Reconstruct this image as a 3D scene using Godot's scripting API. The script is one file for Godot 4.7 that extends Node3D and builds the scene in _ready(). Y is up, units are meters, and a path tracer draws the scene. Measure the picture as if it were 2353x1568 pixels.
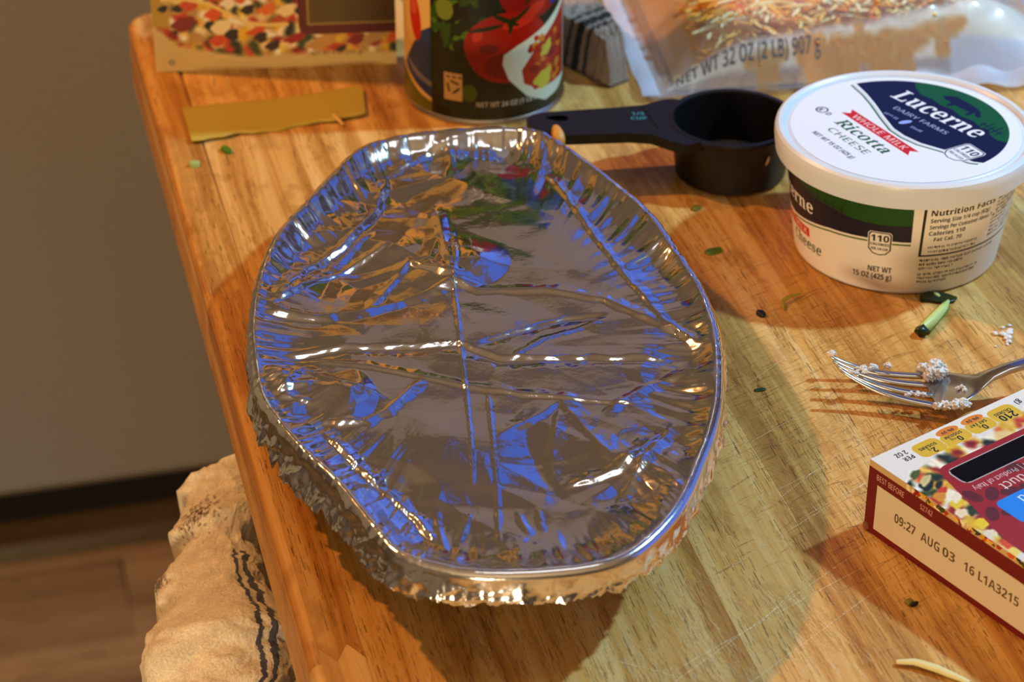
extends Node3D
# World: metres, y up. x runs across the butcher-block top from its left edge, z from its back edge towards the photographer; the top lies at y = TOP.
const TOP := 0.92
const FONT_SANS := "Droid Sans"
const FONT_SERIF := "Droid Serif"
var rng := RandomNumberGenerator.new()
var M := {}
var glyphs := {}

func _ready() -> void:
	rng.seed = 7
	# ---- camera: a 55 mm lens on a small sensor, looking down 32 degrees
	var cam := Camera3D.new()
	cam.name = "camera"
	var at := CameraAttributesPhysical.new()
	at.frustum_focal_length = 12.0 * 5500.0 / 784.0
	at.frustum_focus_distance = 0.95
	at.exposure_aperture = 13.0
	cam.attributes = at
	add_child(cam)
	cam.position = Vector3(-0.0926, TOP + 0.55, 1.2395)
	cam.rotation = Vector3(deg_to_rad(-32.0), deg_to_rad(-14.236), 0)
	cam.current = true
	# ---- blue dusk sky, seen only through the windows
	var sky := ProceduralSkyMaterial.new()
	sky.sky_top_color = lin(0.04, 0.10, 0.46)
	sky.sky_horizon_color = lin(0.12, 0.23, 0.86)
	sky.ground_bottom_color = lin(0.01, 0.02, 0.08)
	sky.ground_horizon_color = lin(0.10, 0.20, 0.70)
	var env := Environment.new()
	env.background_mode = Environment.BG_SKY
	env.sky = Sky.new()
	env.sky.sky_material = sky
	env.background_energy_multiplier = 1.6
	env.tonemap_mode = Environment.TONE_MAPPER_LINEAR
	env.tonemap_exposure = 0.83
	env.sdfgi_enabled = true
	env.ssao_enabled = true
	env.ssil_enabled = true
	var we := WorldEnvironment.new()
	we.name = "world_environment"
	we.environment = env
	add_child(we)
	# ---- lamps: a warm bulb on the left, a cool one on the right, plus an added warm fill globe and an added ceiling panel
	spot_lamp("amber spot lamp with dark metal shade hanging left of the counter", Vector3(-0.585, TOP + 1.0, -0.155), Vector3(-0.135, TOP, 0.045), lin(1.0, 0.43, 0.125), WARM, 0.022, 43.0)
	spot_lamp("cool white spot lamp with dark metal shade hanging over the right end of the counter", Vector3(1.04, TOP + 0.97, 0.319), Vector3(0.22, TOP, 0.36), lin(0.42, 0.74, 1.0), COOL, 0.027, 33.0)
	ceiling_panel("added flat white light panel over the counter, for highlights on the foil rim", Vector3(0.25, 2.485, 0.62), lin(0.88, 0.94, 1.0), 0.06)
	fill_globe("added warm fill globe on a pole, unseen behind the photographer", Vector3(-0.75, TOP + 0.10, 2.55), lin(1.0, 0.72, 0.41), ADDED_FILL, 0.12)
	# ---- the place, then the things, largest first
	materials()
	room()
	counter()
	dish()
	ricotta_tub()
	front_box()
	back_box()
	can()
	cup()
	cheese_bag()
	towels()
	fork()
	scraps()

const WARM := 1.2
const COOL := 1.95
const ADDED_FILL := 3.3

func ball(r: float) -> ArrayMesh:
	var prof := []
	for i in 13:
		var a := PI * i / 12.0
		prof.append(Vector2(maxf(0.0005, r * sin(a)), -r * cos(a)))
	return lathe(prof, 32)

func glow(c: Color, e: float) -> StandardMaterial3D:
	var g := mat(Color(1, 1, 1), 0.4)
	g.emission_enabled = true
	g.emission = c
	g.emission_energy_multiplier = e
	return g

func fill_globe(label: String, p: Vector3, c: Color, e: float, r: float) -> void:  # added warm fill with no known source; brightens sides turned to the camera
	var t := thing("added_fill_lamp", label, "lamp", p)
	part("bulb", ball(r * 1.05), glow(c, 1.5), t)
	var dark := mat(Color(0.1, 0.1, 0.1), 0.5)
	part("pole", lathe([Vector2(0.001, -p.y), Vector2(0.14, -p.y), Vector2(0.14, 0.018 - p.y), Vector2(0.012, 0.03 - p.y), Vector2(0.012, -r - 0.05), Vector2(0.04, -r - 0.02), Vector2(0.04, -r), Vector2(0.001, -r)], 24), dark, t)
	var l := OmniLight3D.new()
	l.name = "light"
	l.light_color = c
	l.light_energy = e
	l.light_size = r
	l.omni_range = 12.0
	l.omni_attenuation = 2.0
	l.shadow_enabled = true
	t.add_child(l)

func ceiling_panel(label: String, p: Vector3, c: Color, e: float) -> void:  # added unseen panel that gives the foil rim its long highlight
	var t := thing("added_ceiling_light", label, "lamp", p)
	part("frame", box(0.66, 0.02, 0.36, 0.003), mat(Color(0.8, 0.8, 0.8), 0.5), t, Vector3(0, -0.005, 0))
	part("diffuser", box(0.62, 0.004, 0.32, 0.001), glow(c, 1.0), t, Vector3(0, -0.009, 0))
	var l := AreaLight3D.new()
	l.name = "light"
	l.area_size = Vector2(0.6, 0.3)
	l.light_color = c
	l.light_energy = e
	l.area_range = 12.0
	l.shadow_enabled = true
	t.add_child(l)
	l.position = Vector3(0, -0.012, 0)
	l.rotation.x = -PI / 2

# a bulb in an opaque shade that is tipped towards the counter
func spot_lamp(label: String, p: Vector3, aim: Vector3, c: Color, e: float, r: float, half: float) -> void:
	var t := thing("spot_lamp", label, "lamp", p)
	var dark := mat(Color(0.06, 0.06, 0.065), 0.5)
	part("bulb", ball(r * 1.05), glow(c, 7.0), t)
	var d := (aim - p).normalized()
	var side := Vector3.UP.cross(-d).normalized()
	var turn := Basis(side, -d, side.cross(-d))
	var shade := part("shade", lathe([Vector2(0.115, -0.06), Vector2(0.095, 0.02), Vector2(0.05, 0.075), Vector2(0.022, 0.085), Vector2(0.022, 0.12), Vector2(0.001, 0.12), Vector2(0.001, 0.117), Vector2(0.019, 0.117), Vector2(0.019, 0.082), Vector2(0.048, 0.072), Vector2(0.093, 0.018), Vector2(0.113, -0.06), Vector2(0.115, -0.06)], 48), dark, t)
	shade.basis = turn
	part("cord", tube([-d * 0.115, -d * 0.14 + Vector3(0, 0.03, 0), Vector3(-d.x * 0.14, 2.5 - p.y, -d.z * 0.14)], [0.004, 0.003, 0.003], 8), dark, t)
	var l := SpotLight3D.new()
	l.name = "light"
	l.light_color = c
	l.light_energy = e
	l.light_size = r
	l.spot_angle = half
	l.spot_angle_attenuation = 0.35
	l.spot_range = 12.0
	l.spot_attenuation = 2.0
	l.shadow_enabled = true
	t.add_child(l)
	l.basis = Basis.looking_at(d)

# ------------------------------------------------------------------ naming, grouping
func numbered(called: String) -> String:
	if not has_node(NodePath(called)):
		return called
	var k := 1
	while has_node(NodePath("%s_%03d" % [called, k])):
		k += 1
	return "%s_%03d" % [called, k]

func tag(o: Node3D, label: String, category: String, group := "", kind := "") -> Node3D:
	if label: o.set_meta("label", label)
	if category: o.set_meta("category", category)
	if group: o.set_meta("group", group)
	if kind: o.set_meta("kind", kind)
	return o

func thing(called: String, label: String, category: String, at := Vector3.ZERO, turn := 0.0, group := "", kind := "") -> Node3D:
	var o := Node3D.new()
	o.name = numbered(called)
	add_child(o)
	o.position = at
	o.rotation.y = turn
	return tag(o, label, category, group, kind)

func part(called: String, mesh: Mesh, m: Material, parent: Node3D, at := Vector3.ZERO) -> MeshInstance3D:
	var o := MeshInstance3D.new()
	o.name = called
	o.mesh = mesh
	o.material_override = m
	var n := called
	var k := 1
	while parent.has_node(NodePath(n)):
		n = "%s_%03d" % [called, k]
		k += 1
	o.name = n
	parent.add_child(o, true)
	o.position = at
	return o

func struct(called: String, mesh: Mesh, m: Material, label: String, category: String, at := Vector3.ZERO) -> MeshInstance3D:
	var o := part(called, mesh, m, self, at)
	tag(o, label, category, "", "structure")
	return o

func single(called: String, mesh: Mesh, m: Material, label: String, category: String, at := Vector3.ZERO, turn := 0.0, group := "", kind := "") -> MeshInstance3D:
	var o := part(numbered(called), mesh, m, self, at)
	o.rotation.y = turn
	tag(o, label, category, group, kind)
	return o

# ------------------------------------------------------------------ materials
func lin(r: float, g: float, b: float) -> Color:
	return Color(r, g, b).linear_to_srgb()

func mat(c: Color, rough := 0.6, metal := 0.0, tex: Texture2D = null) -> StandardMaterial3D:
	var m := StandardMaterial3D.new()
	m.albedo_color = c
	m.roughness = rough
	m.metallic = metal
	if tex: m.albedo_texture = tex
	return m

func noise(s: int, f: float, oct := 3) -> FastNoiseLite:
	var n := FastNoiseLite.new()
	n.seed = s
	n.frequency = f
	n.noise_type = FastNoiseLite.TYPE_SIMPLEX_SMOOTH
	n.fractal_octaves = oct
	if oct == 1: n.fractal_type = FastNoiseLite.FRACTAL_NONE
	return n

# ------------------------------------------------------------------ meshes
func mesh_of(P: PackedVector3Array, idx: PackedInt32Array, uv: PackedVector2Array, hint = null, uv2 := PackedVector2Array(), col := PackedColorArray()) -> ArrayMesh:
	var N := PackedVector3Array()
	N.resize(P.size())
	var mid := Vector3.ZERO
	for p in P: mid += p
	mid /= maxf(1.0, P.size())
	var sgn := 0.0
	for t in range(0, idx.size(), 3):
		var a := P[idx[t]]
		var n := (P[idx[t + 2]] - a).cross(P[idx[t + 1]] - a)
		N[idx[t]] += n
		N[idx[t + 1]] += n
		N[idx[t + 2]] += n
		if hint == null: sgn += n.dot(a - mid)
		else: sgn += n.dot(hint)
	if sgn < 0.0:
		for t in range(0, idx.size(), 3):
			var k := idx[t + 1]
			idx[t + 1] = idx[t + 2]
			idx[t + 2] = k
	var s := -1.0 if sgn < 0.0 else 1.0
	for i in N.size(): N[i] = (N[i] * s).normalized() if N[i].length_squared() > 0.0 else Vector3.UP
	var a := []
	a.resize(Mesh.ARRAY_MAX)
	a[Mesh.ARRAY_VERTEX] = P
	a[Mesh.ARRAY_NORMAL] = N
	if uv.size(): a[Mesh.ARRAY_TEX_UV] = uv
	if uv2.size(): a[Mesh.ARRAY_TEX_UV2] = uv2
	if col.size(): a[Mesh.ARRAY_COLOR] = col
	a[Mesh.ARRAY_INDEX] = idx
	var m := ArrayMesh.new()
	m.add_surface_from_arrays(Mesh.PRIMITIVE_TRIANGLES, a)
	return m

func grid_idx(nu: int, nv: int, wrap := false, base := 0) -> PackedInt32Array:
	var idx := PackedInt32Array()
	for j in nv - 1:
		for i in (nu if wrap else nu - 1):
			var a := base + j * nu + i
			var b := base + j * nu + (i + 1) % nu
			idx.append_array([a, b, a + nu, b, b + nu, a + nu])
	return idx

# f(u, v) -> Vector3 on a grid of nu x nv points, u and v in 0..1
func sheet(nu: int, nv: int, f: Callable, hint = null, wrap := false) -> ArrayMesh:
	var P := PackedVector3Array()
	var uv := PackedVector2Array()
	for j in nv:
		for i in nu:
			var a := float(i) / (nu if wrap else nu - 1)
			var b := float(j) / (nv - 1)
			P.append(f.call(a, b))
			uv.append(Vector2(a, b))
	return mesh_of(P, grid_idx(nu, nv, wrap), uv, hint)

# profile of (radius, y); sharp corners where it turns by more than 35 degrees
func lathe(prof: Array, segs := 64, a0 := 0.0, a1 := TAU) -> ArrayMesh:
	var rings := []
	var strips := []
	for i in prof.size():
		rings.append(prof[i])
		if i > 0:
			strips.append([rings.size() - 2, rings.size() - 1])
			if i < prof.size() - 1:
				var d0: Vector2 = (prof[i] - prof[i - 1]).normalized()
				var d1: Vector2 = (prof[i + 1] - prof[i]).normalized()
				if absf(d0.angle_to(d1)) > 0.6: rings.append(prof[i])
	var P := PackedVector3Array()
	var uv := PackedVector2Array()
	var y0 := 1e9
	var y1 := -1e9
	for p in prof:
		y0 = minf(y0, p.y)
		y1 = maxf(y1, p.y)
	for r in rings:
		for k in segs + 1:
			var t := a0 + (a1 - a0) * k / segs
			P.append(Vector3(r.x * sin(t), r.y, r.x * cos(t)))
			uv.append(Vector2(float(k) / segs, 1.0 - (r.y - y0) / maxf(y1 - y0, 1e-6)))
	var idx := PackedInt32Array()
	for s in strips:
		for k in segs:
			var a: int = s[0] * (segs + 1) + k
			var b: int = s[1] * (segs + 1) + k
			idx.append_array([a, a + 1, b, a + 1, b + 1, b])
	# smooth the seam by hand: the two ends of a full turn share a place, which normals at a close spacing hide
	return mesh_of(P, idx, uv)

func tri_mesh(T: PackedVector3Array, centre = null) -> ArrayMesh:
	var idx := PackedInt32Array(range(T.size()))
	var N := PackedVector3Array()
	N.resize(T.size())
	var uv := PackedVector2Array()
	uv.resize(T.size())
	var c := Vector3.ZERO
	if centre == null:
		for p in T: c += p
		c /= T.size()
	else: c = centre
	for t in range(0, T.size(), 3):
		var n := (T[t + 2] - T[t]).cross(T[t + 1] - T[t])
		if n.dot((T[t] + T[t + 1] + T[t + 2]) / 3.0 - c) < 0.0:
			n = -n
			idx[t + 1] = t + 2
			idx[t + 2] = t + 1
		n = n.normalized()
		for k in 3:
			N[t + k] = n
			var p := T[t + k]
			uv[t + k] = Vector2(p.x + p.y * 0.37, p.z + p.y * 0.61)
	var a := []
	a.resize(Mesh.ARRAY_MAX)
	a[Mesh.ARRAY_VERTEX] = T
	a[Mesh.ARRAY_NORMAL] = N
	a[Mesh.ARRAY_TEX_UV] = uv
	a[Mesh.ARRAY_INDEX] = idx
	var m := ArrayMesh.new()
	m.add_surface_from_arrays(Mesh.PRIMITIVE_TRIANGLES, a)
	return m

# a box with chamfered edges whose base centre is the origin
func box(sx: float, sy: float, sz: float, b := 0.002) -> ArrayMesh:
	var h := Vector3(sx, sy, sz) / 2.0
	b = minf(b, minf(h.x, minf(h.y, h.z)) * 0.6)
	var q := func(c: Vector3, ax: int) -> Vector3:
		var p := c * (h - Vector3.ONE * b)
		p[ax] = c[ax] * h[ax]
		return p + Vector3(0, h.y, 0)
	var T := PackedVector3Array()
	var quad := func(a: Vector3, b2: Vector3, c: Vector3, d: Vector3): T.append_array([a, b2, c, a, c, d])
	for ax in 3:
		var u := (ax + 1) % 3
		var v := (ax + 2) % 3
		for s in [-1.0, 1.0]:
			var cs := []
			for e in [[-1.0, -1.0], [1.0, -1.0], [1.0, 1.0], [-1.0, 1.0]]:
				var c := Vector3.ZERO
				c[ax] = s
				c[u] = e[0]
				c[v] = e[1]
				cs.append(q.call(c, ax))
			quad.call(cs[0], cs[1], cs[2], cs[3])
		for s in [-1.0, 1.0]:
			for t in [-1.0, 1.0]:
				var c0 := Vector3.ZERO
				c0[u] = s
				c0[v] = t
				var c1 := c0
				c0[ax] = -1.0
				c1[ax] = 1.0
				quad.call(q.call(c0, u), q.call(c1, u), q.call(c1, v), q.call(c0, v))
	for sx2 in [-1.0, 1.0]:
		for sy2 in [-1.0, 1.0]:
			for sz2 in [-1.0, 1.0]:
				var c := Vector3(sx2, sy2, sz2)
				T.append_array([q.call(c, 0), q.call(c, 1), q.call(c, 2)])
	return tri_mesh(T, Vector3(0, h.y, 0))

func tube(pts: Array, radii: Array, segs := 10, flat := 1.0) -> ArrayMesh:
	var P := PackedVector3Array()
	var uv := PackedVector2Array()
	var n := pts.size()
	var side := Vector3.ZERO
	for j in n:
		var d: Vector3 = ((pts[mini(j + 1, n - 1)] as Vector3) - (pts[maxi(j - 1, 0)] as Vector3)).normalized()
		if side == Vector3.ZERO:
			side = d.cross(Vector3.UP)
			if side.length() < 0.1: side = d.cross(Vector3.RIGHT)
		side = (side - d * side.dot(d)).normalized()
		var up := side.cross(d).normalized()
		for i in segs:
			var t := TAU * i / segs
			P.append((pts[j] as Vector3) + side * cos(t) * radii[j] + up * sin(t) * radii[j] * flat)
			uv.append(Vector2(float(i) / segs, float(j) / (n - 1)))
	var idx := grid_idx(segs, n, true)
	for e in 2:
		var c := P.size()
		P.append(pts[0] if e == 0 else pts[n - 1])
		uv.append(Vector2(0.5, e))
		var b := 0 if e == 0 else (n - 1) * segs
		for i in segs:
			if e == 0: idx.append_array([c, b + (i + 1) % segs, b + i])
			else: idx.append_array([c, b + i, b + (i + 1) % segs])
	return mesh_of(P, idx, uv)

# polygon in x, z pulled down by h from y = 0, with a rounded top edge of bev[i] at each corner
func slab(poly: PackedVector2Array, h: float, bev: PackedFloat32Array, uvf: Callable) -> ArrayMesh:
	if Geometry2D.is_polygon_clockwise(poly):
		poly.reverse()
		bev.reverse()
	var n := poly.size()
	var inn := PackedVector2Array()
	for i in n:
		var d0 := (poly[i] - poly[(i + n - 1) % n]).normalized()
		var d1 := (poly[(i + 1) % n] - poly[i]).normalized()
		var m := Vector2(-d0.y - d1.y, d0.x + d1.x)
		inn.append(m.normalized() / maxf(0.5, sqrt(maxf(0.0, (1.0 + d0.dot(d1)) / 2.0))) if m.length() > 1e-4 else Vector2.ZERO)
	for i in n:
		if bev[i] > 0.002 and poly[i].x < 0.0001 and poly[i].y > 0.02 and poly[i].y < 0.94: inn[i] = Vector2(1, 0) # along the counter's edge the rounding runs on through the joints
	var P := PackedVector3Array()
	var top := PackedVector2Array()
	var steps := 4
	var idx := PackedInt32Array()
	for k in steps + 2:
		for i in n:
			var b := bev[i]
			var a := PI / 2 * k / steps
			var q := poly[i] + inn[i] * b * (1.0 - sin(a))
			if k == steps + 1: P.append(Vector3(poly[i].x, -h, poly[i].y))
			else: P.append(Vector3(q.x, -b * (1.0 - cos(a)), q.y))
			if k == 0: top.append(q)
	for k in steps + 1:
		for i in n:
			var a := k * n + i
			var b := k * n + (i + 1) % n
			idx.append_array([a, b, a + n, b, b + n, a + n])
	var t0 := P.size()
	for q in top: P.append(Vector3(q.x, 0, q.y))
	for t in Geometry2D.triangulate_polygon(top): idx.append(t0 + t)
	var uv := PackedVector2Array()
	var uv2 := PackedVector2Array()
	for p in P:
		uv.append(uvf.call(p))
		uv2.append(Vector2(p.x / 0.45, p.z / 0.70))
	# orient each triangle outwards by itself
	var c := Vector3.ZERO
	for p in P: c += p
	c /= P.size()
	for t in range(t0 - t0, idx.size(), 3):
		var nn := (P[idx[t + 2]] - P[idx[t]]).cross(P[idx[t + 1]] - P[idx[t]])
		var f: bool
		if idx[t] >= t0: f = nn.y < 0.0
		else:
			var i := idx[t] % n
			var e := poly[(i + 1) % n] - poly[i]
			f = nn.dot(Vector3(e.y, 0.001, -e.x)) < 0.0
		if f:
			var k2 := idx[t + 1]
			idx[t + 1] = idx[t + 2]
			idx[t + 2] = k2
	var N := PackedVector3Array()
	N.resize(P.size())
	for t in range(0, idx.size(), 3):
		var nn := (P[idx[t + 2]] - P[idx[t]]).cross(P[idx[t + 1]] - P[idx[t]])
		for k in 3: N[idx[t + k]] += nn
	for i in N.size(): N[i] = N[i].normalized() if N[i].length_squared() > 0 else Vector3.UP
	var a := []
	a.resize(Mesh.ARRAY_MAX)
	a[Mesh.ARRAY_VERTEX] = P
	a[Mesh.ARRAY_NORMAL] = N
	a[Mesh.ARRAY_TEX_UV] = uv
	a[Mesh.ARRAY_TEX_UV2] = uv2
	a[Mesh.ARRAY_INDEX] = idx
	var m := ArrayMesh.new()
	m.add_surface_from_arrays(Mesh.PRIMITIVE_TRIANGLES, a)
	return m

# a lumpy ball; several join into one crumb
func lumps(list: Array, s: int, rough := 0.25, nu := 14, nv := 9) -> ArrayMesh:
	var P := PackedVector3Array()
	var uv := PackedVector2Array()
	var idx := PackedInt32Array()
	var nz := noise(s, 1.0, 3)
	for L in list:
		var c: Vector3 = L[0]
		var r: Vector3 = L[1]
		var base := P.size()
		for j in nv:
			for i in nu:
				var a := TAU * i / nu
				var b := PI * j / (nv - 1)
				var d := Vector3(sin(b) * cos(a), cos(b), sin(b) * sin(a))
				var k := 1.0 + rough * nz.get_noise_3dv(d * 1.5 + c * 900.0) * 1.6
				P.append(c + d * r * k)
				uv.append(Vector2(float(i) / nu, float(j) / nv))
		idx.append_array(grid_idx(nu, nv, true, base))
	# lumps all wind the same way
	return mesh_of(P, idx, uv)

func quad(a: Vector3, b: Vector3, c: Vector3, d: Vector3, hint: Vector3) -> ArrayMesh:
	return mesh_of(PackedVector3Array([a, b, c, d]), PackedInt32Array([0, 1, 2, 0, 2, 3]), PackedVector2Array([Vector2(0, 0), Vector2(1, 0), Vector2(1, 1), Vector2(0, 1)]), hint)

# ------------------------------------------------------------------ flat print: a canvas in millimetres, y up
class Print:
	var im: Image
	var W: float
	var H: float
	var k: float
	var host
	func _init(h, w_mm: float, h_mm: float, px_per_mm: float, back: Color):
		host = h
		W = w_mm
		H = h_mm
		k = px_per_mm * 2.0
		im = Image.create(int(W * k), int(H * k), false, Image.FORMAT_RGBA8)
		im.fill(back)
	func poly(p: PackedVector2Array, c: Color):
		var y0 := 1e9
		var y1 := -1e9
		var n := p.size()
		for q in p:
			y0 = minf(y0, q.y)
			y1 = maxf(y1, q.y)
		var r0 := maxi(0, int(floor((H - y1) * k)))
		var r1 := mini(im.get_height() - 1, int(ceil((H - y0) * k)))
		for r in range(r0, r1 + 1):
			var y := H - (r + 0.5) / k
			var xs := PackedFloat32Array()
			for i in n:
				var a := p[i]
				var b := p[(i + 1) % n]
				if (a.y > y) != (b.y > y): xs.append(a.x + (b.x - a.x) * (y - a.y) / (b.y - a.y))
			xs.sort()
			for i in range(0, xs.size() - 1, 2):
				var c0 := int(round(xs[i] * k))
				var c1 := int(round(xs[i + 1] * k))
				if c1 > c0: im.fill_rect(Rect2i(c0, r, c1 - c0, 1), c)
	func rect(x0: float, y0: float, x1: float, y1: float, c: Color):
		im.fill_rect(Rect2i(int(round(x0 * k)), int(round((H - y1) * k)), maxi(1, int(round((x1 - x0) * k))), maxi(1, int(round((y1 - y0) * k)))), c)
	func disc(x: float, y: float, rx: float, ry: float, c: Color, rot := 0.0, wob := 0.0, s := 0):
		var p := PackedVector2Array()
		for i in 28:
			var t := TAU * i / 28.0
			var f := 1.0 + wob * sin(t * 3.0 + s * 1.7) + wob * 0.7 * sin(t * 5.0 + s * 2.9)
			p.append(Vector2(x, y) + Vector2(cos(t) * rx * f, sin(t) * ry * f).rotated(rot))
		poly(p, c)
	func line(a: Vector2, b: Vector2, w: float, c: Color):
		var n := (b - a).normalized().orthogonal() * w / 2.0
		poly(PackedVector2Array([a + n, b + n, b - n, a - n]), c)
	func path(pts: PackedVector2Array, w: float, c: Color):
		for i in pts.size() - 1:
			line(pts[i], pts[i + 1], w, c)
			disc(pts[i + 1].x, pts[i + 1].y, w / 2, w / 2, c)
	func round_rect(x0: float, y0: float, x1: float, y1: float, r: float, c: Color):
		rect(x0 + r, y0, x1 - r, y1, c)
		rect(x0, y0 + r, x1, y1 - r, c)
		for q in [[x0 + r, y0 + r], [x1 - r, y0 + r], [x0 + r, y1 - r], [x1 - r, y1 - r]]: disc(q[0], q[1], r, r, c)
	# lettering: baseline starts at (x, y); cap height in mm; fits to a width if given; align 0 left, 1 middle, 2 right
	func text(s: String, x: float, y: float, cap: float, c: Color, o := {}):
		var g: Array = host.letters(s, o.get("bold", false), o.get("serif", false))
		var T: PackedVector2Array = g[0]
		var w: float = g[1]
		var sx: float = cap / 0.714
		var sy := sx
		if o.has("fit"): sx = float(o.fit) / w
		sx *= float(o.get("wide", 1.0))
		var off: float = [0.0, -w * sx / 2.0, -w * sx][o.get("align", 0)]
		var rot: float = deg_to_rad(o.get("rot", 0.0))
		var sl: float = o.get("slant", 0.0)
		for t in range(0, T.size(), 3):
			var p := PackedVector2Array()
			for q in 3:
				var v := T[t + q]
				p.append(Vector2(x, y) + Vector2(v.x * sx + off + v.y * sy * sl, v.y * sy).rotated(rot))
			poly(p, c)
	# rows of print too small to read
	func small(x0: float, y: float, x1: float, h: float, c: Color, s: int):
		var r := RandomNumberGenerator.new()
		r.seed = s
		var x := x0
		while x < x1:
			var w := r.randf_range(0.9, 3.2) * h
			w = minf(w, x1 - x)
			var e := x
			while e < x + w:
				rect(e, y + (h * 0.3 if r.randf() < 0.3 else 0.0), e + h * 0.28, y + h * r.randf_range(0.7, 1.0), c)
				if r.randf() < 0.6: rect(e, y + h * r.randf_range(0.0, 0.8), e + h * 0.5, y + h * 0.16 + h * r.randf_range(0.0, 0.8), c)
				e += h * 0.62
			x += w + h * 0.55
	func soften(f: float):
		var w := im.get_width()
		var h := im.get_height()
		im.resize(maxi(4, int(w / f)), maxi(4, int(h / f)), Image.INTERPOLATE_LANCZOS)
		im.resize(w, h, Image.INTERPOLATE_CUBIC)
	func tex() -> ImageTexture:
		im.resize(im.get_width() / 2, im.get_height() / 2, Image.INTERPOLATE_LANCZOS)
		return ImageTexture.create_from_image(im)

func letters(s: String, bold: bool, serif: bool) -> Array:
	var key := s + str(bold) + str(serif)
	if not glyphs.has(key):
		var f := SystemFont.new()
		f.font_names = PackedStringArray([FONT_SERIF if serif else FONT_SANS])
		f.font_weight = 700 if bold else 400
		var tm := TextMesh.new()
		tm.font = f
		tm.text = s
		tm.font_size = 64
		tm.depth = 0.0
		tm.pixel_size = 1.0 / 64
		tm.curve_step = 3.0
		tm.horizontal_alignment = HORIZONTAL_ALIGNMENT_LEFT
		tm.vertical_alignment = VERTICAL_ALIGNMENT_BOTTOM
		var a := tm.surface_get_arrays(0)
		var V: PackedVector3Array = a[Mesh.ARRAY_VERTEX]
		var I: PackedInt32Array = a[Mesh.ARRAY_INDEX]
		var T := PackedVector2Array()
		var x0 := 1e9
		var x1 := -1e9
		for i in I:
			x0 = minf(x0, V[i].x)
			x1 = maxf(x1, V[i].x)
		# the foot of the line: descent below the baseline
		var base := f.get_descent(64) / 64.0
		for i in I: T.append(Vector2(V[i].x - x0, V[i].y - base))
		glyphs[key] = [T, x1 - x0]
	return glyphs[key]

# blobs of chopped vegetables, cheese and noodles, as on the front of a pasta box
func food(c: Print, x0: float, y0: float, x1: float, y1: float, s: int, n: int, size: float):
	var r := RandomNumberGenerator.new()
	r.seed = s
	var cols := [Color(0.72, 0.2, 0.05), Color(0.85, 0.35, 0.08), Color(0.9, 0.78, 0.5), Color(0.93, 0.87, 0.68), Color(0.13, 0.17, 0.05), Color(0.85, 0.65, 0.15), Color(0.9, 0.72, 0.3), Color(0.95, 0.92, 0.8), Color(0.55, 0.1, 0.03), Color(0.25, 0.28, 0.08), Color(0.88, 0.7, 0.1)]
	for i in n:
		c.disc(r.randf_range(x0, x1), r.randf_range(y0, y1), size * r.randf_range(0.5, 1.3), size * r.randf_range(0.3, 0.8), cols[r.randi() % cols.size()], r.randf() * PI, 0.12, i)

# ------------------------------------------------------------------ shared materials and wood
func wood_tex(s: int, w: int, h: int, tones: Array, pores: int, pore: float) -> ImageTexture:
	var b := PackedByteArray()
	b.resize(w * h * 3)
	var n1 := noise(s, 0.006, 3)
	var n2 := noise(s + 1, 0.05, 2)
	var n3 := noise(s + 2, 0.012, 2)
	var n4 := noise(s + 3, 0.22, 1)
	var k := 0
	var A: Color = tones[0]
	var B: Color = tones[1]
	var C: Color = tones[2]
	for y in h:
		for x in w:
			var wx := x + 14.0 * n3.get_noise_2d(x * 0.3, y * 0.12)
			var t := 0.5 + 0.75 * n1.get_noise_2d(wx * 1.6, y * 0.10) + 0.28 * n2.get_noise_2d(wx, y * 0.035) + 0.10 * n4.get_noise_2d(wx, y * 0.02)
			t = clampf(t, 0.0, 1.0)
			var c := A.lerp(B, t * 2.0) if t < 0.5 else B.lerp(C, t * 2.0 - 1.0)
			b[k] = int(c.r * 255.0)
			b[k + 1] = int(c.g * 255.0)
			b[k + 2] = int(c.b * 255.0)
			k += 3
	var r := RandomNumberGenerator.new()
	r.seed = s
	for i in pores:
		var x := r.randi_range(0, w - 3)
		var y := r.randi_range(0, h - 60)
		var dens := n3.get_noise_2d(x * 0.7, y * 0.09)
		if dens < -0.12: continue
		var f := 1.0 - pore * r.randf_range(0.35, 1.0)
		var wide := 2 if r.randf() < 0.12 else 1
		for j in r.randi_range(5, 28):
			var dx := int(j * 0.02)
			for q in wide:
				var o := ((y + j) * w + x + dx + q) * 3
				b[o] = int(b[o] * f)
				b[o + 1] = int(b[o + 1] * f * 0.96)
				b[o + 2] = int(b[o + 2] * f * 0.9)
	return ImageTexture.create_from_image(Image.create_from_data(w, h, false, Image.FORMAT_RGB8, b))

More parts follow.
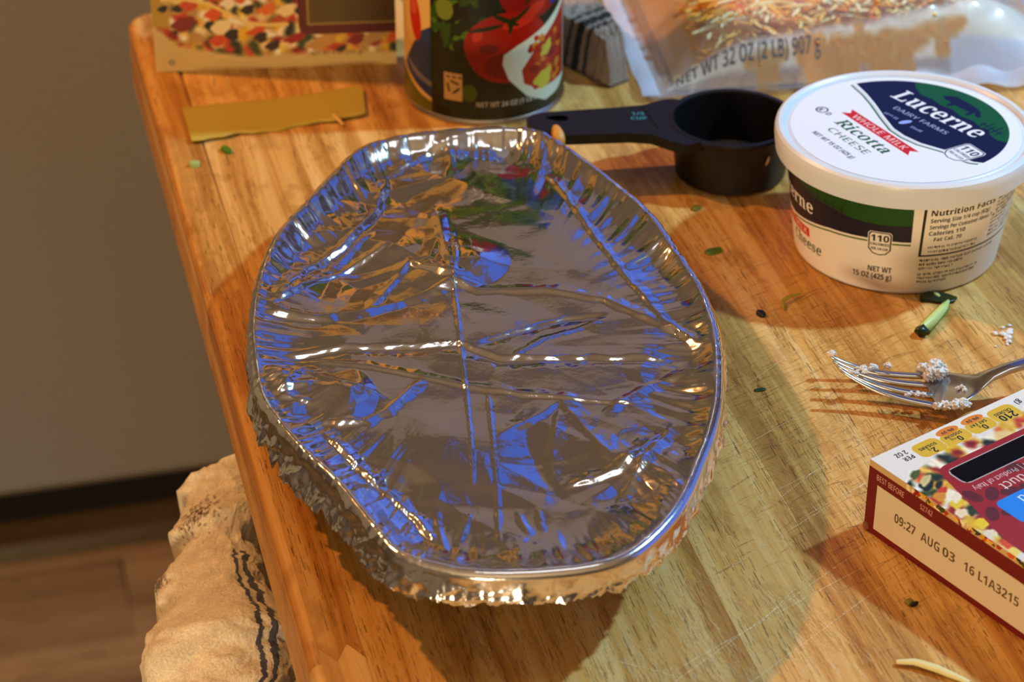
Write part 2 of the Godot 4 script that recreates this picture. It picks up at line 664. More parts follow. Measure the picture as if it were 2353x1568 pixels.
# knife cuts, chop marks and old stains over the whole top: 0.45 m by 0.70 m
func wear_tex() -> ImageTexture:
	var w := 1300
	var h := 2022
	var im := Image.create(w, h, false, Image.FORMAT_RGBA8)
	im.fill(Color(0.45, 0.25, 0.1, 0.0))
	var n := noise(91, 0.012, 4)
	var n2 := noise(92, 0.045, 3)
	# stains: broad darker patches
	for y in range(0, h, 4):
		for x in range(0, w, 4):
			var v := n.get_noise_2d(x * 0.8, y * 0.45) + 0.35 * n2.get_noise_2d(x, y * 0.5)
			var a := clampf((v - 0.12) * 1.1, 0.0, 0.32)
			if a > 0.0: im.fill_rect(Rect2i(x, y, 4, 4), Color(0.5, 0.27, 0.07, a))
	im.resize(w / 4, h / 4, Image.INTERPOLATE_BILINEAR)
	im.resize(w, h, Image.INTERPOLATE_CUBIC)
	var r := RandomNumberGenerator.new()
	r.seed = 12
	var px := w / 0.45
	var stroke := func(x: float, z: float, ang: float, l: float, c: Color, wd: int):
		var steps := int(l * px)
		var d := Vector2(cos(ang), sin(ang))
		for i in steps:
			var q := Vector2(x, z) * px + d * i
			q += d.orthogonal() * 4.0 * sin(float(i) / steps * 2.0)
			if q.x > 0 and q.y > 0 and q.x < w - 2 and q.y < h - 2:
				var a := c.a * minf(1.0, minf(i, steps - i) / 18.0)
				for e in wd: im.set_pixel(int(q.x), int(q.y) + e, Color(c.r, c.g, c.b, a))
	# hatched chop marks to the right of the dish, darkened by use
	for i in 1500:
		var x := r.randfn(0.235, 0.045)
		var z := r.randfn(0.47, 0.06)
		stroke.call(x, z, r.randfn(-0.32, 0.10), r.randf_range(0.004, 0.022), Color(0.32, 0.16, 0.03, r.randf_range(0.25, 0.6)), 1 + i % 2)
	for i in 900:
		stroke.call(r.randfn(0.24, 0.05), r.randfn(0.46, 0.07), r.randfn(1.05, 0.12), r.randf_range(0.004, 0.016), Color(0.34, 0.17, 0.04, r.randf_range(0.2, 0.5)), 1 + i % 2)
	for i in 260:
		stroke.call(r.randf_range(0.02, 0.43), r.randf_range(0.1, 0.66), r.randfn(-0.3, 0.5), r.randf_range(0.01, 0.05), Color(0.4, 0.22, 0.08, r.randf_range(0.1, 0.3)), 1)
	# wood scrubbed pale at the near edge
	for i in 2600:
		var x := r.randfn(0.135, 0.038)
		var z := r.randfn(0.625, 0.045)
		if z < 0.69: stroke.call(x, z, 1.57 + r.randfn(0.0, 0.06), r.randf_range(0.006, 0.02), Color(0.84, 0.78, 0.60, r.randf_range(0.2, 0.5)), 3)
	# open pores that stay dark in the scrubbed wood
	for i in 2600:
		var x := r.randfn(0.15, 0.055)
		var z := r.randf_range(0.47, 0.69)
		stroke.call(x, z, 1.57 + r.randfn(0.0, 0.05), r.randf_range(0.0015, 0.0065), Color(0.25, 0.14, 0.04, r.randf_range(0.3, 0.75)), 1)
	# long pale cuts
	for L in [[0.112, 0.628, 0.245, 0.548], [0.13, 0.64, 0.24, 0.574], [0.125, 0.615, 0.215, 0.575], [0.16, 0.565, 0.265, 0.508], [0.185, 0.525, 0.30, 0.478], [0.10, 0.6, 0.128, 0.622], [0.19, 0.49, 0.26, 0.455], [0.015, 0.505, 0.05, 0.53], [0.16, 0.60, 0.2, 0.57], [0.2, 0.54, 0.255, 0.515], [0.17, 0.545, 0.235, 0.50], [0.21, 0.445, 0.25, 0.42]]:
		var a := Vector2(L[0], L[1])
		var b := Vector2(L[2], L[3])
		stroke.call(a.x, a.y, (b - a).angle(), (b - a).length(), Color(0.95, 0.88, 0.68, 0.8), 1)
	for i in 50:
		stroke.call(r.randfn(0.21, 0.06), r.randfn(0.53, 0.08), r.randfn(-0.45, 0.5), r.randf_range(0.008, 0.04), Color(0.9, 0.8, 0.58, r.randf_range(0.12, 0.4)), 1)
	return ImageTexture.create_from_image(im)

func materials() -> void:
	var board := wood_tex(31, 1024, 2048, [lin(0.46, 0.20, 0.036), lin(0.72, 0.39, 0.098), lin(0.84, 0.54, 0.20)], 12000, 0.40)
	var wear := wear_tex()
	M.stave = []
	for tone in [lin(1.0, 1.0, 1.0), lin(0.92, 0.88, 0.82), lin(0.96, 0.94, 0.91), lin(0.80, 0.69, 0.57), lin(0.92, 0.95, 0.98)]:
		var m := mat(tone, 0.42, 0.0, board)
		m.metallic_specular = 0.4
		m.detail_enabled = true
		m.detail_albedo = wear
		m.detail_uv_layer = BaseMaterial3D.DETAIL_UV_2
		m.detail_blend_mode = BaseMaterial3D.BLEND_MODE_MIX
		M.stave.append(m)
	var ft := wood_tex(57, 512, 1024, [lin(0.24, 0.135, 0.055), lin(0.40, 0.24, 0.10), lin(0.52, 0.34, 0.16)], 1500, 0.35)
	M.plank = []
	for tone in [lin(0.8, 0.77, 0.7), lin(0.68, 0.64, 0.58), lin(0.88, 0.84, 0.76), lin(0.75, 0.71, 0.64)]:
		M.plank.append(mat(tone.clamp(), 0.5, 0.0, ft))
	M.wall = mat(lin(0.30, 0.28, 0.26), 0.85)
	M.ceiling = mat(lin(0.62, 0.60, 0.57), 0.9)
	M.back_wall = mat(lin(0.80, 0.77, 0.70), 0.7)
	M.trim = mat(lin(0.6, 0.56, 0.5), 0.5)
	M.fridge = mat(lin(0.25, 0.235, 0.185), 0.55)
	var fn := NoiseTexture2D.new()
	fn.width = 512
	fn.height = 512
	fn.seamless = true
	fn.noise = noise(5, 0.04, 3)
	M.fridge.heightmap_enabled = true
	M.fridge.heightmap_texture = fn
	M.fridge.heightmap_scale = 0.05
	M.fridge.uv1_triplanar = true
	M.fridge.uv1_scale = Vector3(6, 6, 6)
	M.black = mat(Color(0.035, 0.033, 0.032), 0.6)
	M.steel = mat(lin(0.62, 0.62, 0.64), 0.17, 1.0)
	M.dark_wood = mat(lin(0.32, 0.17, 0.06), 0.5)
	M.glass = mat(Color(1, 1, 1, 0.06), 0.02)
	M.glass.transparency = BaseMaterial3D.TRANSPARENCY_ALPHA
	M.card = mat(lin(0.62, 0.5, 0.33), 0.8)
	M.white_plastic = mat(lin(0.72, 0.78, 0.85), 0.32)

# ------------------------------------------------------------------ the room
func slab_box(x0: float, y0: float, z0: float, x1: float, y1: float, z1: float) -> Array:
	return [box(x1 - x0, y1 - y0, z1 - z0, 0.001), Vector3((x0 + x1) / 2, y0, (z0 + z1) / 2)]

func room() -> void:
	var X0 := -3.4
	var X1 := 2.3
	var Z0 := -1.5
	var Z1 := 6.4
	var HT := 2.5
	var f := struct("floor", slab_box(X0, -0.12, Z0, X1, -0.012, Z1)[0], M.dark_wood, "brown wood-look plank floor below the black fridge grille", "floor", Vector3((X0 + X1) / 2, -0.12, (Z0 + Z1) / 2))
	var kinds := []
	for i in 4: kinds.append(plank_mesh(0.1265, 1.0, i))
	var n := 0
	var z := Z0
	while z < Z1 - 0.01:
		var off := 0.5 * (n % 3)
		var x := X0 - off
		while x < X1 - 0.01:
			var a := maxf(x, X0)
			var b := minf(x + 1.7, X1)
			if b - a > 0.02:
				var o := part("plank", kinds[(n * 7 + int(x * 3.0 + 20)) % 4], M.plank[(n * 3 + int(x * 5.0 + 40)) % 4], f, Vector3((a + b) / 2 - (X0 + X1) / 2, 0.12, z + 0.0635 - (Z0 + Z1) / 2))
				o.scale.x = b - a - 0.001
			x += 1.7
		z += 0.1275
		n += 1
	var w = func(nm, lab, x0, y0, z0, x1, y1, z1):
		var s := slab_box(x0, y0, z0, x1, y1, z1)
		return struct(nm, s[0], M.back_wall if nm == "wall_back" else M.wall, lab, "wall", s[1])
	# back wall with one window opening right of the refrigerator
	var back = w.call("wall_back", "back wall behind the refrigerator", X0 - 0.1, -0.12, Z0 - 0.1, 0.86, HT, Z0)
	for q in [[0.86, -0.12, 2.15, 0.98], [0.86, 2.42, 2.15, HT], [2.15, -0.12, X1 + 0.1, HT]]:
		var s := slab_box(q[0], q[1], Z0 - 0.1, q[2], q[3], Z0)
		part("wall_panel", s[0], M.back_wall, back, s[1] - back.position)
	# right wall with a wide window opening
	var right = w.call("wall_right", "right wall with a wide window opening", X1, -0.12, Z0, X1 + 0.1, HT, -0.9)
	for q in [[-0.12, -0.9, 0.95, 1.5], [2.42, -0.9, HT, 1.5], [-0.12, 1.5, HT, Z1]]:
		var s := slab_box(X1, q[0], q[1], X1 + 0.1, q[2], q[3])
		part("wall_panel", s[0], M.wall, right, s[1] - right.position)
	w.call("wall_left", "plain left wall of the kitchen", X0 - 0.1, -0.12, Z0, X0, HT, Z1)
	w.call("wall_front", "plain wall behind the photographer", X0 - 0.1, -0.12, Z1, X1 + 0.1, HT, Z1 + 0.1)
	# ceiling with an opening added at the back right, for blue in the foil
	var cs := slab_box(X0 - 0.1, HT, Z0 - 0.1, 0.55, HT + 0.1, Z1 + 0.1)
	var ce := struct("ceiling", cs[0], M.ceiling, "plain pale ceiling over the whole kitchen", "ceiling", cs[1])
	for q in [[0.55, Z0 - 0.1, X1 + 0.1, -1.25], [0.55, -0.3, X1 + 0.1, Z1 + 0.1], [1.95, -1.25, X1 + 0.1, -0.3]]:
		var s := slab_box(q[0], HT, q[1], q[2], HT + 0.1, q[3])
		part("ceiling_panel", s[0], M.ceiling, ce, s[1] - ce.position)
	window(3, Vector3(1.25, HT + 0.05, -0.3), 0.0, 1.4, 0.95, "added unseen skylight at the back right, for blue reflections in the foil").rotation.x = -PI / 2
	window(1, Vector3(1.505, 0.98, Z0 - 0.05), 0.0, 1.29, 1.44, "dusk window in the back wall right of the refrigerator")
	window(2, Vector3(X1 + 0.05, 0.95, 0.3), PI / 2, 2.4, 1.47, "wide dusk window in the right wall")
	fridge()

func window(n: int, p: Vector3, turn: float, w: float, h: float, label: String) -> Node3D:
	var t := thing("window_%d" % n, label, "window", p, turn, "", "structure")
	for s in [-1.0, 1.0]:
		part("frame", box(0.05, h, 0.06, 0.004), M.trim, t, Vector3(s * (w / 2 - 0.025), 0, 0))
	part("frame", box(w - 0.1, 0.05, 0.06, 0.004), M.trim, t, Vector3(0, 0, 0))
	part("frame", box(w - 0.1, 0.05, 0.06, 0.004), M.trim, t, Vector3(0, h - 0.05, 0))
	part("frame", box(0.04, h - 0.1, 0.05, 0.004), M.trim, t, Vector3(0, 0.05, 0))
	for s in [-1.0, 1.0]:
		part("pane", box(w / 2 - 0.07, h - 0.1, 0.005, 0.0005), M.glass, t, Vector3(s * (w / 4 - 0.0151), 0.05, 0))
	return t

func plank_mesh(w: float, l: float, k: int) -> ArrayMesh:
	var poly := PackedVector2Array([Vector2(-l / 2, -w / 2), Vector2(l / 2, -w / 2), Vector2(l / 2, w / 2), Vector2(-l / 2, w / 2)])
	return slab(poly, 0.012, PackedFloat32Array([0.001, 0.001, 0.001, 0.001]), func(p: Vector3): return Vector2((p.z + 0.1 + k * 0.13) / 0.5, (p.x + 0.5)))

func fridge() -> void:
	var t := thing("refrigerator", "large beige refrigerator front with a black grille gap at the floor", "refrigerator", Vector3(-0.19, 0, -0.715))
	part("body", box(0.80, 1.86, 0.66, 0.01), mat(lin(0.36, 0.31, 0.25), 0.6), t, Vector3(0, 0.02, -0.445))
	part("lower_door", box(0.82, 1.12, 0.1, 0.012), M.fridge, t, Vector3(0, 0.1, -0.055))
	part("upper_door", box(0.82, 0.66, 0.1, 0.012), M.fridge, t, Vector3(0, 1.226, -0.055))
	part("grille", box(0.80, 0.085, 0.02, 0.002), M.black, t, Vector3(0, 0.01, -0.105))
	for q in [[0.85, 0.36], [1.25, 0.3]]:
		part("handle", tube([Vector3(0.35, q[0], -0.01), Vector3(0.35, q[0] + 0.02, 0.035), Vector3(0.35, q[0] + q[1] - 0.02, 0.035), Vector3(0.35, q[0] + q[1], -0.01)], [0.012, 0.012, 0.012, 0.012], 10), M.fridge, t)
	for x in [-0.35, 0.35]:
		part("foot", lathe([Vector2(0.001, 0), Vector2(0.02, 0), Vector2(0.02, 0.03), Vector2(0.001, 0.03)], 16), M.black, t, Vector3(x, 0, -0.2))

# ------------------------------------------------------------------ the butcher-block counter
func counter() -> void:
	var L := 0.96
	var t := thing("butcher_block", "worn butcher-block counter of light finger-jointed staves with rounded left edge", "counter", Vector3(0, TOP, 0))
	var r := RandomNumberGenerator.new()
	r.seed = 3
	var x := 0.0
	var k := 0
	while x < 0.74:
		var w := 0.0205 if k == 0 else 0.0445
		var cuts := []
		if k == 0: cuts = [0.318, 0.576]
		else: cuts = [r.randf_range(0.05, 0.13), r.randf_range(0.40, 0.42) if k > 8 else 0.0, r.randf_range(0.69, 0.74)].filter(func(c): return c > 0.0)
		cuts.append(L)
		var z0 := 0.0
		for ci in cuts.size():
			var z1: float = cuts[ci]
			var poly := PackedVector2Array()
			var bev := PackedFloat32Array()
			var add := func(px: float, pz: float):
				poly.append(Vector2(px, pz))
				bev.append(0.0045 if (px < 0.0001 or pz < 0.0001 or pz > L - 0.0001) else 0.00005)
			var x0 := x + (0.00002 if k > 0 else 0.0)
			var x1 := x + w - 0.00002
			if z0 == 0.0:
				if k == 0:
					for i in 7:
						var a := PI / 2 * i / 6.0
						poly.append(Vector2(0.016 - 0.016 * cos(a), 0.016 - 0.016 * sin(a)))
						bev.append(0.0045)
				else: add.call(x0, 0.0)
				add.call(x1, 0.0)
			else: zig(poly, bev, x0, x1, z0 + 0.00002, true)
			if ci == cuts.size() - 1:
				add.call(x1, L)
				add.call(x0, L)
			else: zig(poly, bev, x0, x1, z1 - 0.00002, false)
			for i in bev.size():
				if poly[i].x < 0.0001: bev[i] = 0.0045
			var ox := r.randf_range(0.04, 0.15) - x
			var oz := r.randf_range(0.0, 0.02) - z0
			var tone: int = [1, 3, 0][ci] if k == 0 else [0, 2, 4, 1][r.randi() % 4]
			var bad := PackedVector2Array()
			part("stave", slab(poly, 0.036, bev, func(p: Vector3): return Vector2((p.x + p.y + ox) / 0.2, (p.z + oz) / 0.70)), M.stave[tone], t)
			z0 = z1
		x += w
		k += 1
	# the cart that carries it
	var b := box(0.62, 0.07, 0.84, 0.004)
	part("apron", b, M.dark_wood, t, Vector3(x / 2, -0.1062, L / 2))
	for px in [0.09, x - 0.09]:
		for pz in [0.08, L - 0.08]:
			part("leg", box(0.055, TOP - 0.1065, 0.055, 0.004), M.dark_wood, t, Vector3(px, -TOP, pz))
	part("shelf", box(x - 0.24, 0.02, L - 0.2, 0.003), M.dark_wood, t, Vector3(x / 2, -0.66, L / 2))
	var rail := [Vector3(0.062, -0.085, 0.36), Vector3(-0.006, -0.085, 0.36), Vector3(-0.012, -0.085, 0.38), Vector3(-0.014, -0.085, 0.83), Vector3(-0.008, -0.085, 0.84), Vector3(0.062, -0.085, 0.84)]
	part("towel_rail", tube(rail, [0.006, 0.006, 0.006, 0.006, 0.006, 0.006], 12), M.steel, t)

# finger joint: teeth across a stave; up = first end of the piece
func zig(poly: PackedVector2Array, bev: PackedFloat32Array, x0: float, x1: float, z: float, first: bool) -> void:
	var n := maxi(4, int(round((x1 - x0) / 0.0046)))
	var pts := []
	for i in n + 1:
		pts.append(Vector2(lerpf(x0, x1, float(i) / n), z + (0.0045 if i % 2 == 0 else -0.0045)))
	if not first: pts.reverse()
	for p in pts:
		poly.append(p)
		bev.append(0.00005)

# ------------------------------------------------------------------ the foil-covered dish
const RIM := [0.0803, 0.2776, 0.1023, 0.2697, 0.1271, 0.2696, 0.1471, 0.2728, 0.1621, 0.2794, 0.1711, 0.2997, 0.1806, 0.3313, 0.1888, 0.3646, 0.1907, 0.3968, 0.1913, 0.4307, 0.1882, 0.4585, 0.1831, 0.4810, 0.1732, 0.5110, 0.1632, 0.5332, 0.1514, 0.5538, 0.1409, 0.5710, 0.1300, 0.5847, 0.1147, 0.5980, 0.1013, 0.6032, 0.0804, 0.6025, 0.0584, 0.5974, 0.0447, 0.5898, 0.0344, 0.5803, 0.0303, 0.5677, 0.0264, 0.5511, 0.0215, 0.5317, 0.0145, 0.5124, 0.0086, 0.4924, 0.0045, 0.4698, 0.0056, 0.4459, 0.0091, 0.4165, 0.0171, 0.3829, 0.0302, 0.3483, 0.0458, 0.3243, 0.0617, 0.3012]
# folds pressed into the foil: [points x, z ..., half width, height]
const FOLDS := [
	[[0.1066, 0.3487, 0.1012, 0.3786, 0.0954, 0.3996, 0.0907, 0.4271, 0.0867, 0.4501, 0.0821, 0.4784, 0.0768, 0.5082, 0.0703, 0.5388], 0.0012, 0.0006],
	[[0.0904, 0.4805, 0.0848, 0.5102, 0.0790, 0.5410, 0.0708, 0.5773], 0.0013, 0.0007],
	[[0.1581, 0.2987, 0.1621, 0.3548, 0.1659, 0.4026, 0.1712, 0.4475, 0.1788, 0.4701], 0.0045, 0.0011],
	[[0.0165, 0.4012, 0.0338, 0.4109, 0.0536, 0.4114, 0.0750, 0.4053, 0.0961, 0.3979], 0.006, 0.0018],
	[[0.0961, 0.3979, 0.1044, 0.4063, 0.1308, 0.4130, 0.1531, 0.4270, 0.1750, 0.4589, 0.1795, 0.4736], 0.006, 0.0012],
	[[0.0145, 0.4401, 0.0427, 0.4396, 0.0858, 0.4465, 0.1002, 0.4609, 0.1343, 0.4672, 0.1756, 0.4800], 0.007, -0.0014],
	[[0.0159, 0.4422, 0.0487, 0.4538, 0.0812, 0.4734, 0.1028, 0.4853, 0.1498, 0.5051], 0.005, 0.001],
	[[0.0171, 0.4457, 0.0314, 0.4624, 0.0510, 0.4769], 0.004, 0.001],
	[[0.0671, 0.4666, 0.0491, 0.4858, 0.0396, 0.4911, 0.0232, 0.4885], 0.0045, 0.0013],
	[[0.0942, 0.4486, 0.1140, 0.4417, 0.1338, 0.4363, 0.1517, 0.4384], 0.005, -0.0009],
	[[0.1037, 0.4611, 0.1213, 0.4487, 0.1510, 0.4407], 0.003, 0.0005],
	[[0.0888, 0.2943, 0.0766, 0.3249, 0.0577, 0.3522, 0.0374, 0.3700, 0.0220, 0.3955], 0.006, 0.0018],
	[[0.1027, 0.3315, 0.0995, 0.3628, 0.0957, 0.3960], 0.006, 0.0015],
	[[0.0957, 0.3960, 0.0818, 0.3737, 0.0555, 0.4111], 0.006, 0.0012],
	[[0.0174, 0.4015, 0.0391, 0.3816, 0.0628, 0.3651, 0.0777, 0.3572], 0.0045, 0.0013],
	[[0.0226, 0.3920, 0.0488, 0.3691, 0.0735, 0.3403], 0.0035, 0.001],
	[[0.0869, 0.2938, 0.1155, 0.2746, 0.1371, 0.2710], 0.005, 0.0012],
	[[0.1669, 0.2693, 0.1621, 0.2953, 0.1527, 0.3191], 0.005, 0.001],
	[[0.0221, 0.4943, 0.0351, 0.5298, 0.0466, 0.5523, 0.0498, 0.5667], 0.005, 0.0017],
	[[0.0430, 0.5541, 0.0377, 0.5676], 0.003, 0.0009],
	[[0.0538, 0.5487, 0.0514, 0.5737], 0.003, 0.0009],
	[[0.0655, 0.5544, 0.0575, 0.5713], 0.003, 0.0009],
	[[0.0826, 0.5573, 0.0825, 0.5736], 0.0028, 0.0009],
	[[0.0906, 0.5580, 0.0881, 0.5737], 0.0025, 0.0008],
	[[0.1019, 0.5468, 0.1244, 0.5439, 0.1518, 0.5211], 0.006, 0.0013],
	[[0.1189, 0.5624, 0.1354, 0.5409, 0.1534, 0.5215], 0.005, 0.0014],
	[[0.0877, 0.5109, 0.1164, 0.4935, 0.1260, 0.5443], 0.008, 0.0008],
	[[0.1003, 0.5464, 0.1031, 0.5268, 0.1164, 0.4935], 0.006, 0.0006],
	[[0.0232, 0.4506, 0.0096, 0.4695, 0.0221, 0.4759], 0.004, 0.001],
	[[0.1286, 0.5060, 0.1501, 0.4925, 0.1738, 0.4855], 0.006, 0.0009]
]
# where the foil is most crumpled: x, z, reach, strength
const CRUMPLED := [[0.0501, 0.3520, 0.05, 1.0], [0.0904, 0.2966, 0.045, 0.9], [0.0994, 0.3799, 0.025, 0.8], [0.0181, 0.4701, 0.03, 1.0], [0.0312, 0.5415, 0.028, 0.8], [0.1365, 0.5484, 0.03, 0.8], [0.1882, 0.4175, 0.025, 0.5], [0.1491, 0.2896, 0.035, 0.5], [0.0627, 0.5660, 0.03, 0.5], [0.1075, 0.5323, 0.03, 0.35], [0.1716, 0.4866, 0.02, 0.6]]

func rim_loop(n: int) -> PackedVector2Array:
	var p := PackedVector2Array()
	for i in range(0, RIM.size(), 2): p.append(Vector2(RIM[i], RIM[i + 1]))
	var m := p.size()
	var out := PackedVector2Array()
	for k in n:
		var t := float(k) / n * m
		var i := int(t)
		out.append(p[i % m].cubic_interpolate(p[(i + 1) % m], p[(i + m - 1) % m], p[(i + 2) % m], t - i))
	return out

func foldset(s: int, n: int, t0: float, t1: float) -> Array:
	var r := RandomNumberGenerator.new()
	r.seed = s
	var out := []
	for i in n:
		var a := r.randf() * TAU
		out.append([cos(a), sin(a), r.randf_range(t0, t1), r.randf()])
	var b := r.randf() * TAU
	out.append([cos(b), sin(b), 0.0, 0.0])
	var mean := 0.0
	for i in 600: mean += crumple(r.randf_range(0.0, 0.9), r.randf_range(0.0, 0.9), out)
	out[n][2] = mean / 600.0
	return out

# crumpled sheet: the plane folded over and over, so that facets are flat and creases sharp
func crumple(x: float, z: float, F: Array) -> float:
	var n := F.size() - 1
	for i in n:
		var f: Array = F[i]
		var d: float = x * f[0] + z * f[1]
		var T: float = f[2]
		var u: float = d / T + f[3]
		var w := absf(u - 2.0 * floor(u * 0.5) - 1.0) * T
		x += (w - d) * f[0]
		z += (w - d) * f[1]
	return x * F[n][0] + z * F[n][1] - F[n][2]

func dish() -> void:
	var o := Vector3(0.1, TOP, 0.44)
	var t := thing("foil_covered_dish", "oblong dish tightly covered in crinkled shiny aluminium foil, in the middle of the counter", "dish", o)
	var n := 840
	var loop := rim_loop(n)
	var c := Vector2(0.1, 0.44)
	# --- height of the stretched foil on a fine square grid
	var gs := 0.0007
	var gx := 290
	var gz := 500
	var ox := 0.0
	var oz := 0.26
	var G := PackedFloat32Array()
	G.resize(gx * gz)
	var big := foldset(4, 7, 0.022, 0.055)
	var mid := foldset(11, 7, 0.009, 0.024)
	var wob := noise(17, 26.0, 2)
	var wob2 := noise(18, 60.0, 2)
	for j in gz:
		var z := oz + j * gs
		for i in gx:
			var x := ox + i * gs
			var m := 0.0
			for q in CRUMPLED:
				var dx: float = x - q[0]
				var dz: float = z - q[1]
				var e: float = 1.0 - (dx * dx + dz * dz) / (q[2] * q[2])
				if e > 0.0: m = maxf(m, e * q[3])
			m = minf(1.0, m * 1.5)
			var wx := x + 0.0016 * wob.get_noise_2d(x, z)
			var wz := z + 0.0016 * wob.get_noise_2d(x + 3.0, z)
			var h := (0.045 + 0.16 * m) * crumple(wx, wz, big)
			h += (0.010 + 0.085 * m) * crumple(wx + 0.3, wz, mid) * 0.8
			h += 0.00035 * wob2.get_noise_2d(x * 0.5, z * 0.5) + 0.0010 * wob.get_noise_2d(x * 0.35 + 9.0, z * 0.35)
			G[j * gx + i] = h
	var nf := 0
	for F in FOLDS:
		nf += 1
		var p: Array = F[0]
		var w: float = F[1]
		var a: float = F[2]
		var lean := 1.0 if nf % 2 == 0 else -1.0
		var most := {}
		for s in range(0, p.size() - 2, 2):
			var A := Vector2(p[s], p[s + 1])
			var B := Vector2(p[s + 2], p[s + 3])
			var ab := B - A
			var l2 := ab.length_squared()
			var first := s == 0
			var last := s == p.size() - 4
			for j in range(maxi(0, int((minf(A.y, B.y) - w - oz) / gs)), mini(gz - 1, int((maxf(A.y, B.y) + w - oz) / gs) + 1)):
				for i in range(maxi(0, int((minf(A.x, B.x) - w - ox) / gs)), mini(gx - 1, int((maxf(A.x, B.x) + w - ox) / gs) + 1)):
					var q := Vector2(ox + i * gs, oz + j * gs)
					var uu := clampf((q - A).dot(ab) / l2, 0.0, 1.0)
					var off := q - A - ab * uu
					# one flank of a fold is steeper than the other, and its width wanders
					var ww := w * (0.8 + 0.45 * wob2.get_noise_2d(q.x * 1.3, q.y * 1.3))
					if ww > 0.002 and ab.cross(off) * lean < 0.0: ww *= 0.5
					var d := off.length() / ww
					if d >= 1.0: continue
					var end := 1.0
					if first: end = minf(1.0, uu * 3.0 + 0.1)
					if last: end = minf(end, (1.0 - uu) * 3.0 + 0.1)
					var k := j * gx + i
					most[k] = maxf(most.get(k, 0.0), (1.0 - d) * end)
		for k in most: G[k] += a * most[k]
	# --- one continuous sheet: centre, stretched top, rolled edge, crimped skirt
	var inner := 190
	var outer := 34
	var P := PackedVector3Array()
	var uv := PackedVector2Array()
	var cr1 := foldset(21, 6, 0.005, 0.014)
	var cr2 := foldset(22, 6, 0.003, 0.008)
	var edge := noise(33, 9.0, 3)
	var arc := 0.0
	var arcs := PackedFloat32Array()
	var outn := PackedVector2Array()
	for k in n:
		arcs.append(arc)
		arc += (loop[(k + 1) % n] - loop[k]).length()
		var tg := (loop[(k + 3) % n] - loop[(k + n - 3) % n]).normalized()
		var nn := Vector2(tg.y, -tg.x)
		if nn.dot(loop[k] - c) < 0.0: nn = -nn
		outn.append(nn)
	for j in inner + 1:
		var f := float(j) / inner
		f = 0.0005 + 0.9995 * (1.0 - pow(1.0 - f, 1.15))
		for k in n:
			var q := c + (loop[k] - c) * f
			var d := (loop[k] - q).dot(outn[k])
			var a := arcs[k]
			var front := smoothstep(0.50, 0.60, q.y)
			var lt := smoothstep(0.10, 0.05, q.x) * smoothstep(0.44, 0.38, q.y)
			var sag := 0.0052 + 0.0035 * front + 0.0048 * lt + 0.0035 * edge.get_noise_1d(a * 6.0) * exp(-d * d / 0.0004)
			var h := -sag * (1.0 - exp(-pow(maxf(d, 0.0) / (0.009 + 0.009 * front + 0.022 * lt), 1.35)))
			var gxf := clampf((q.x - ox) / gs, 0.0, gx - 1.001)
			var gzf := clampf((q.y - oz) / gs, 0.0, gz - 1.001)
			var i0 := int(gxf)
			var j0 := int(gzf)
			var fx := gxf - i0
			var fz := gzf - j0
			var b := j0 * gx + i0
			var hh := lerpf(lerpf(G[b], G[b + 1], fx), lerpf(G[b + gx], G[b + gx + 1], fx), fz)
			# pleats that run in from the rim
			var a2 := a * 0.9 + 0.012 * edge.get_noise_1d(a * 9.0 + 60.0)
			var av := 0.15 + 0.85 * absf(edge.get_noise_1d(a * 7.0 + 90.0)) * 2.2
			var pl := crumple(a2, d * 0.4, cr1) * 0.27 * av * exp(-d * d / 0.00022) * lerpf(1.0 - 0.9 * maxf(smoothstep(0.585, 0.6, loop[k].y), smoothstep(0.47, 0.54, loop[k].y) * smoothstep(0.09, 0.13, loop[k].x)), 1.0, smoothstep(0.0, 0.006, d))
			P.append(Vector3(q.x, 0.045 + h + hh * smoothstep(0.0005, 0.010, d) + pl * (0.45 + 0.55 * smoothstep(0.0, 0.004, d)), q.y))
			uv.append(Vector2(q.x, q.y) * 10.0)
	for j in range(1, outer + 1):
		var f := float(j) / outer
		for k in n:
			var a := arcs[k]
			var q := loop[k]
			# the lower left skirt flares widest
			var left := smoothstep(0.075, 0.015, q.x) * smoothstep(0.44, 0.49, q.y) * smoothstep(0.605, 0.58, q.y)
			var depth := 0.0112 + 0.0012 * left + 0.0025 * edge.get_noise_1d(a * 14.0 + 40.0) + 0.0016 * edge.get_noise_1d(a * 60.0)
			var flare := 0.0014 + 0.0022 * left + 0.0014 * edge.get_noise_1d(a * 10.0 + 7.0)
			var r := 0.0032
			var out := 0.0
			var drop := 0.0
			var g := 0.0
			if f < 0.3:
				var ph := f / 0.3 * PI / 2
				out = r * sin(ph)
				drop = r * (1.0 - cos(ph))
			else:
				g = (f - 0.3) / 0.7
				out = r + flare * g
				drop = r + (depth - r) * g
			var front2 := maxf(smoothstep(0.585, 0.6, q.y), smoothstep(0.47, 0.54, q.y) * smoothstep(0.09, 0.13, q.x))
			var sm := smoothstep(0.05 + 0.3 * front2, 0.5 + 0.4 * front2, f)
			var w1 := crumple(a + 0.3, drop * 0.9, cr1) * 0.36 + crumple(a, drop * 1.2 + 0.4, cr2) * 0.5
			var w2 := crumple(a + 0.1, drop + 0.6, cr2) * 0.35
			q += outn[k] * (out + w1 * sm * (0.36 + 0.3 * left))
			var rimoff := crumple(a * 0.9 + 0.012 * edge.get_noise_1d(a * 9.0 + 60.0), 0.0, cr1) * 0.27 * 0.45 * (0.15 + 0.85 * absf(edge.get_noise_1d(a * 7.0 + 90.0)) * 2.2) * (1.0 - 0.9 * front2) * (1.0 - f)
			P.append(Vector3(q.x, 0.045 - drop + rimoff + w2 * sm * (0.5 + left), q.y))
			uv.append(Vector2(a, drop) * 10.0)
	for i in P.size(): P[i] -= Vector3(o.x, 0, o.z)
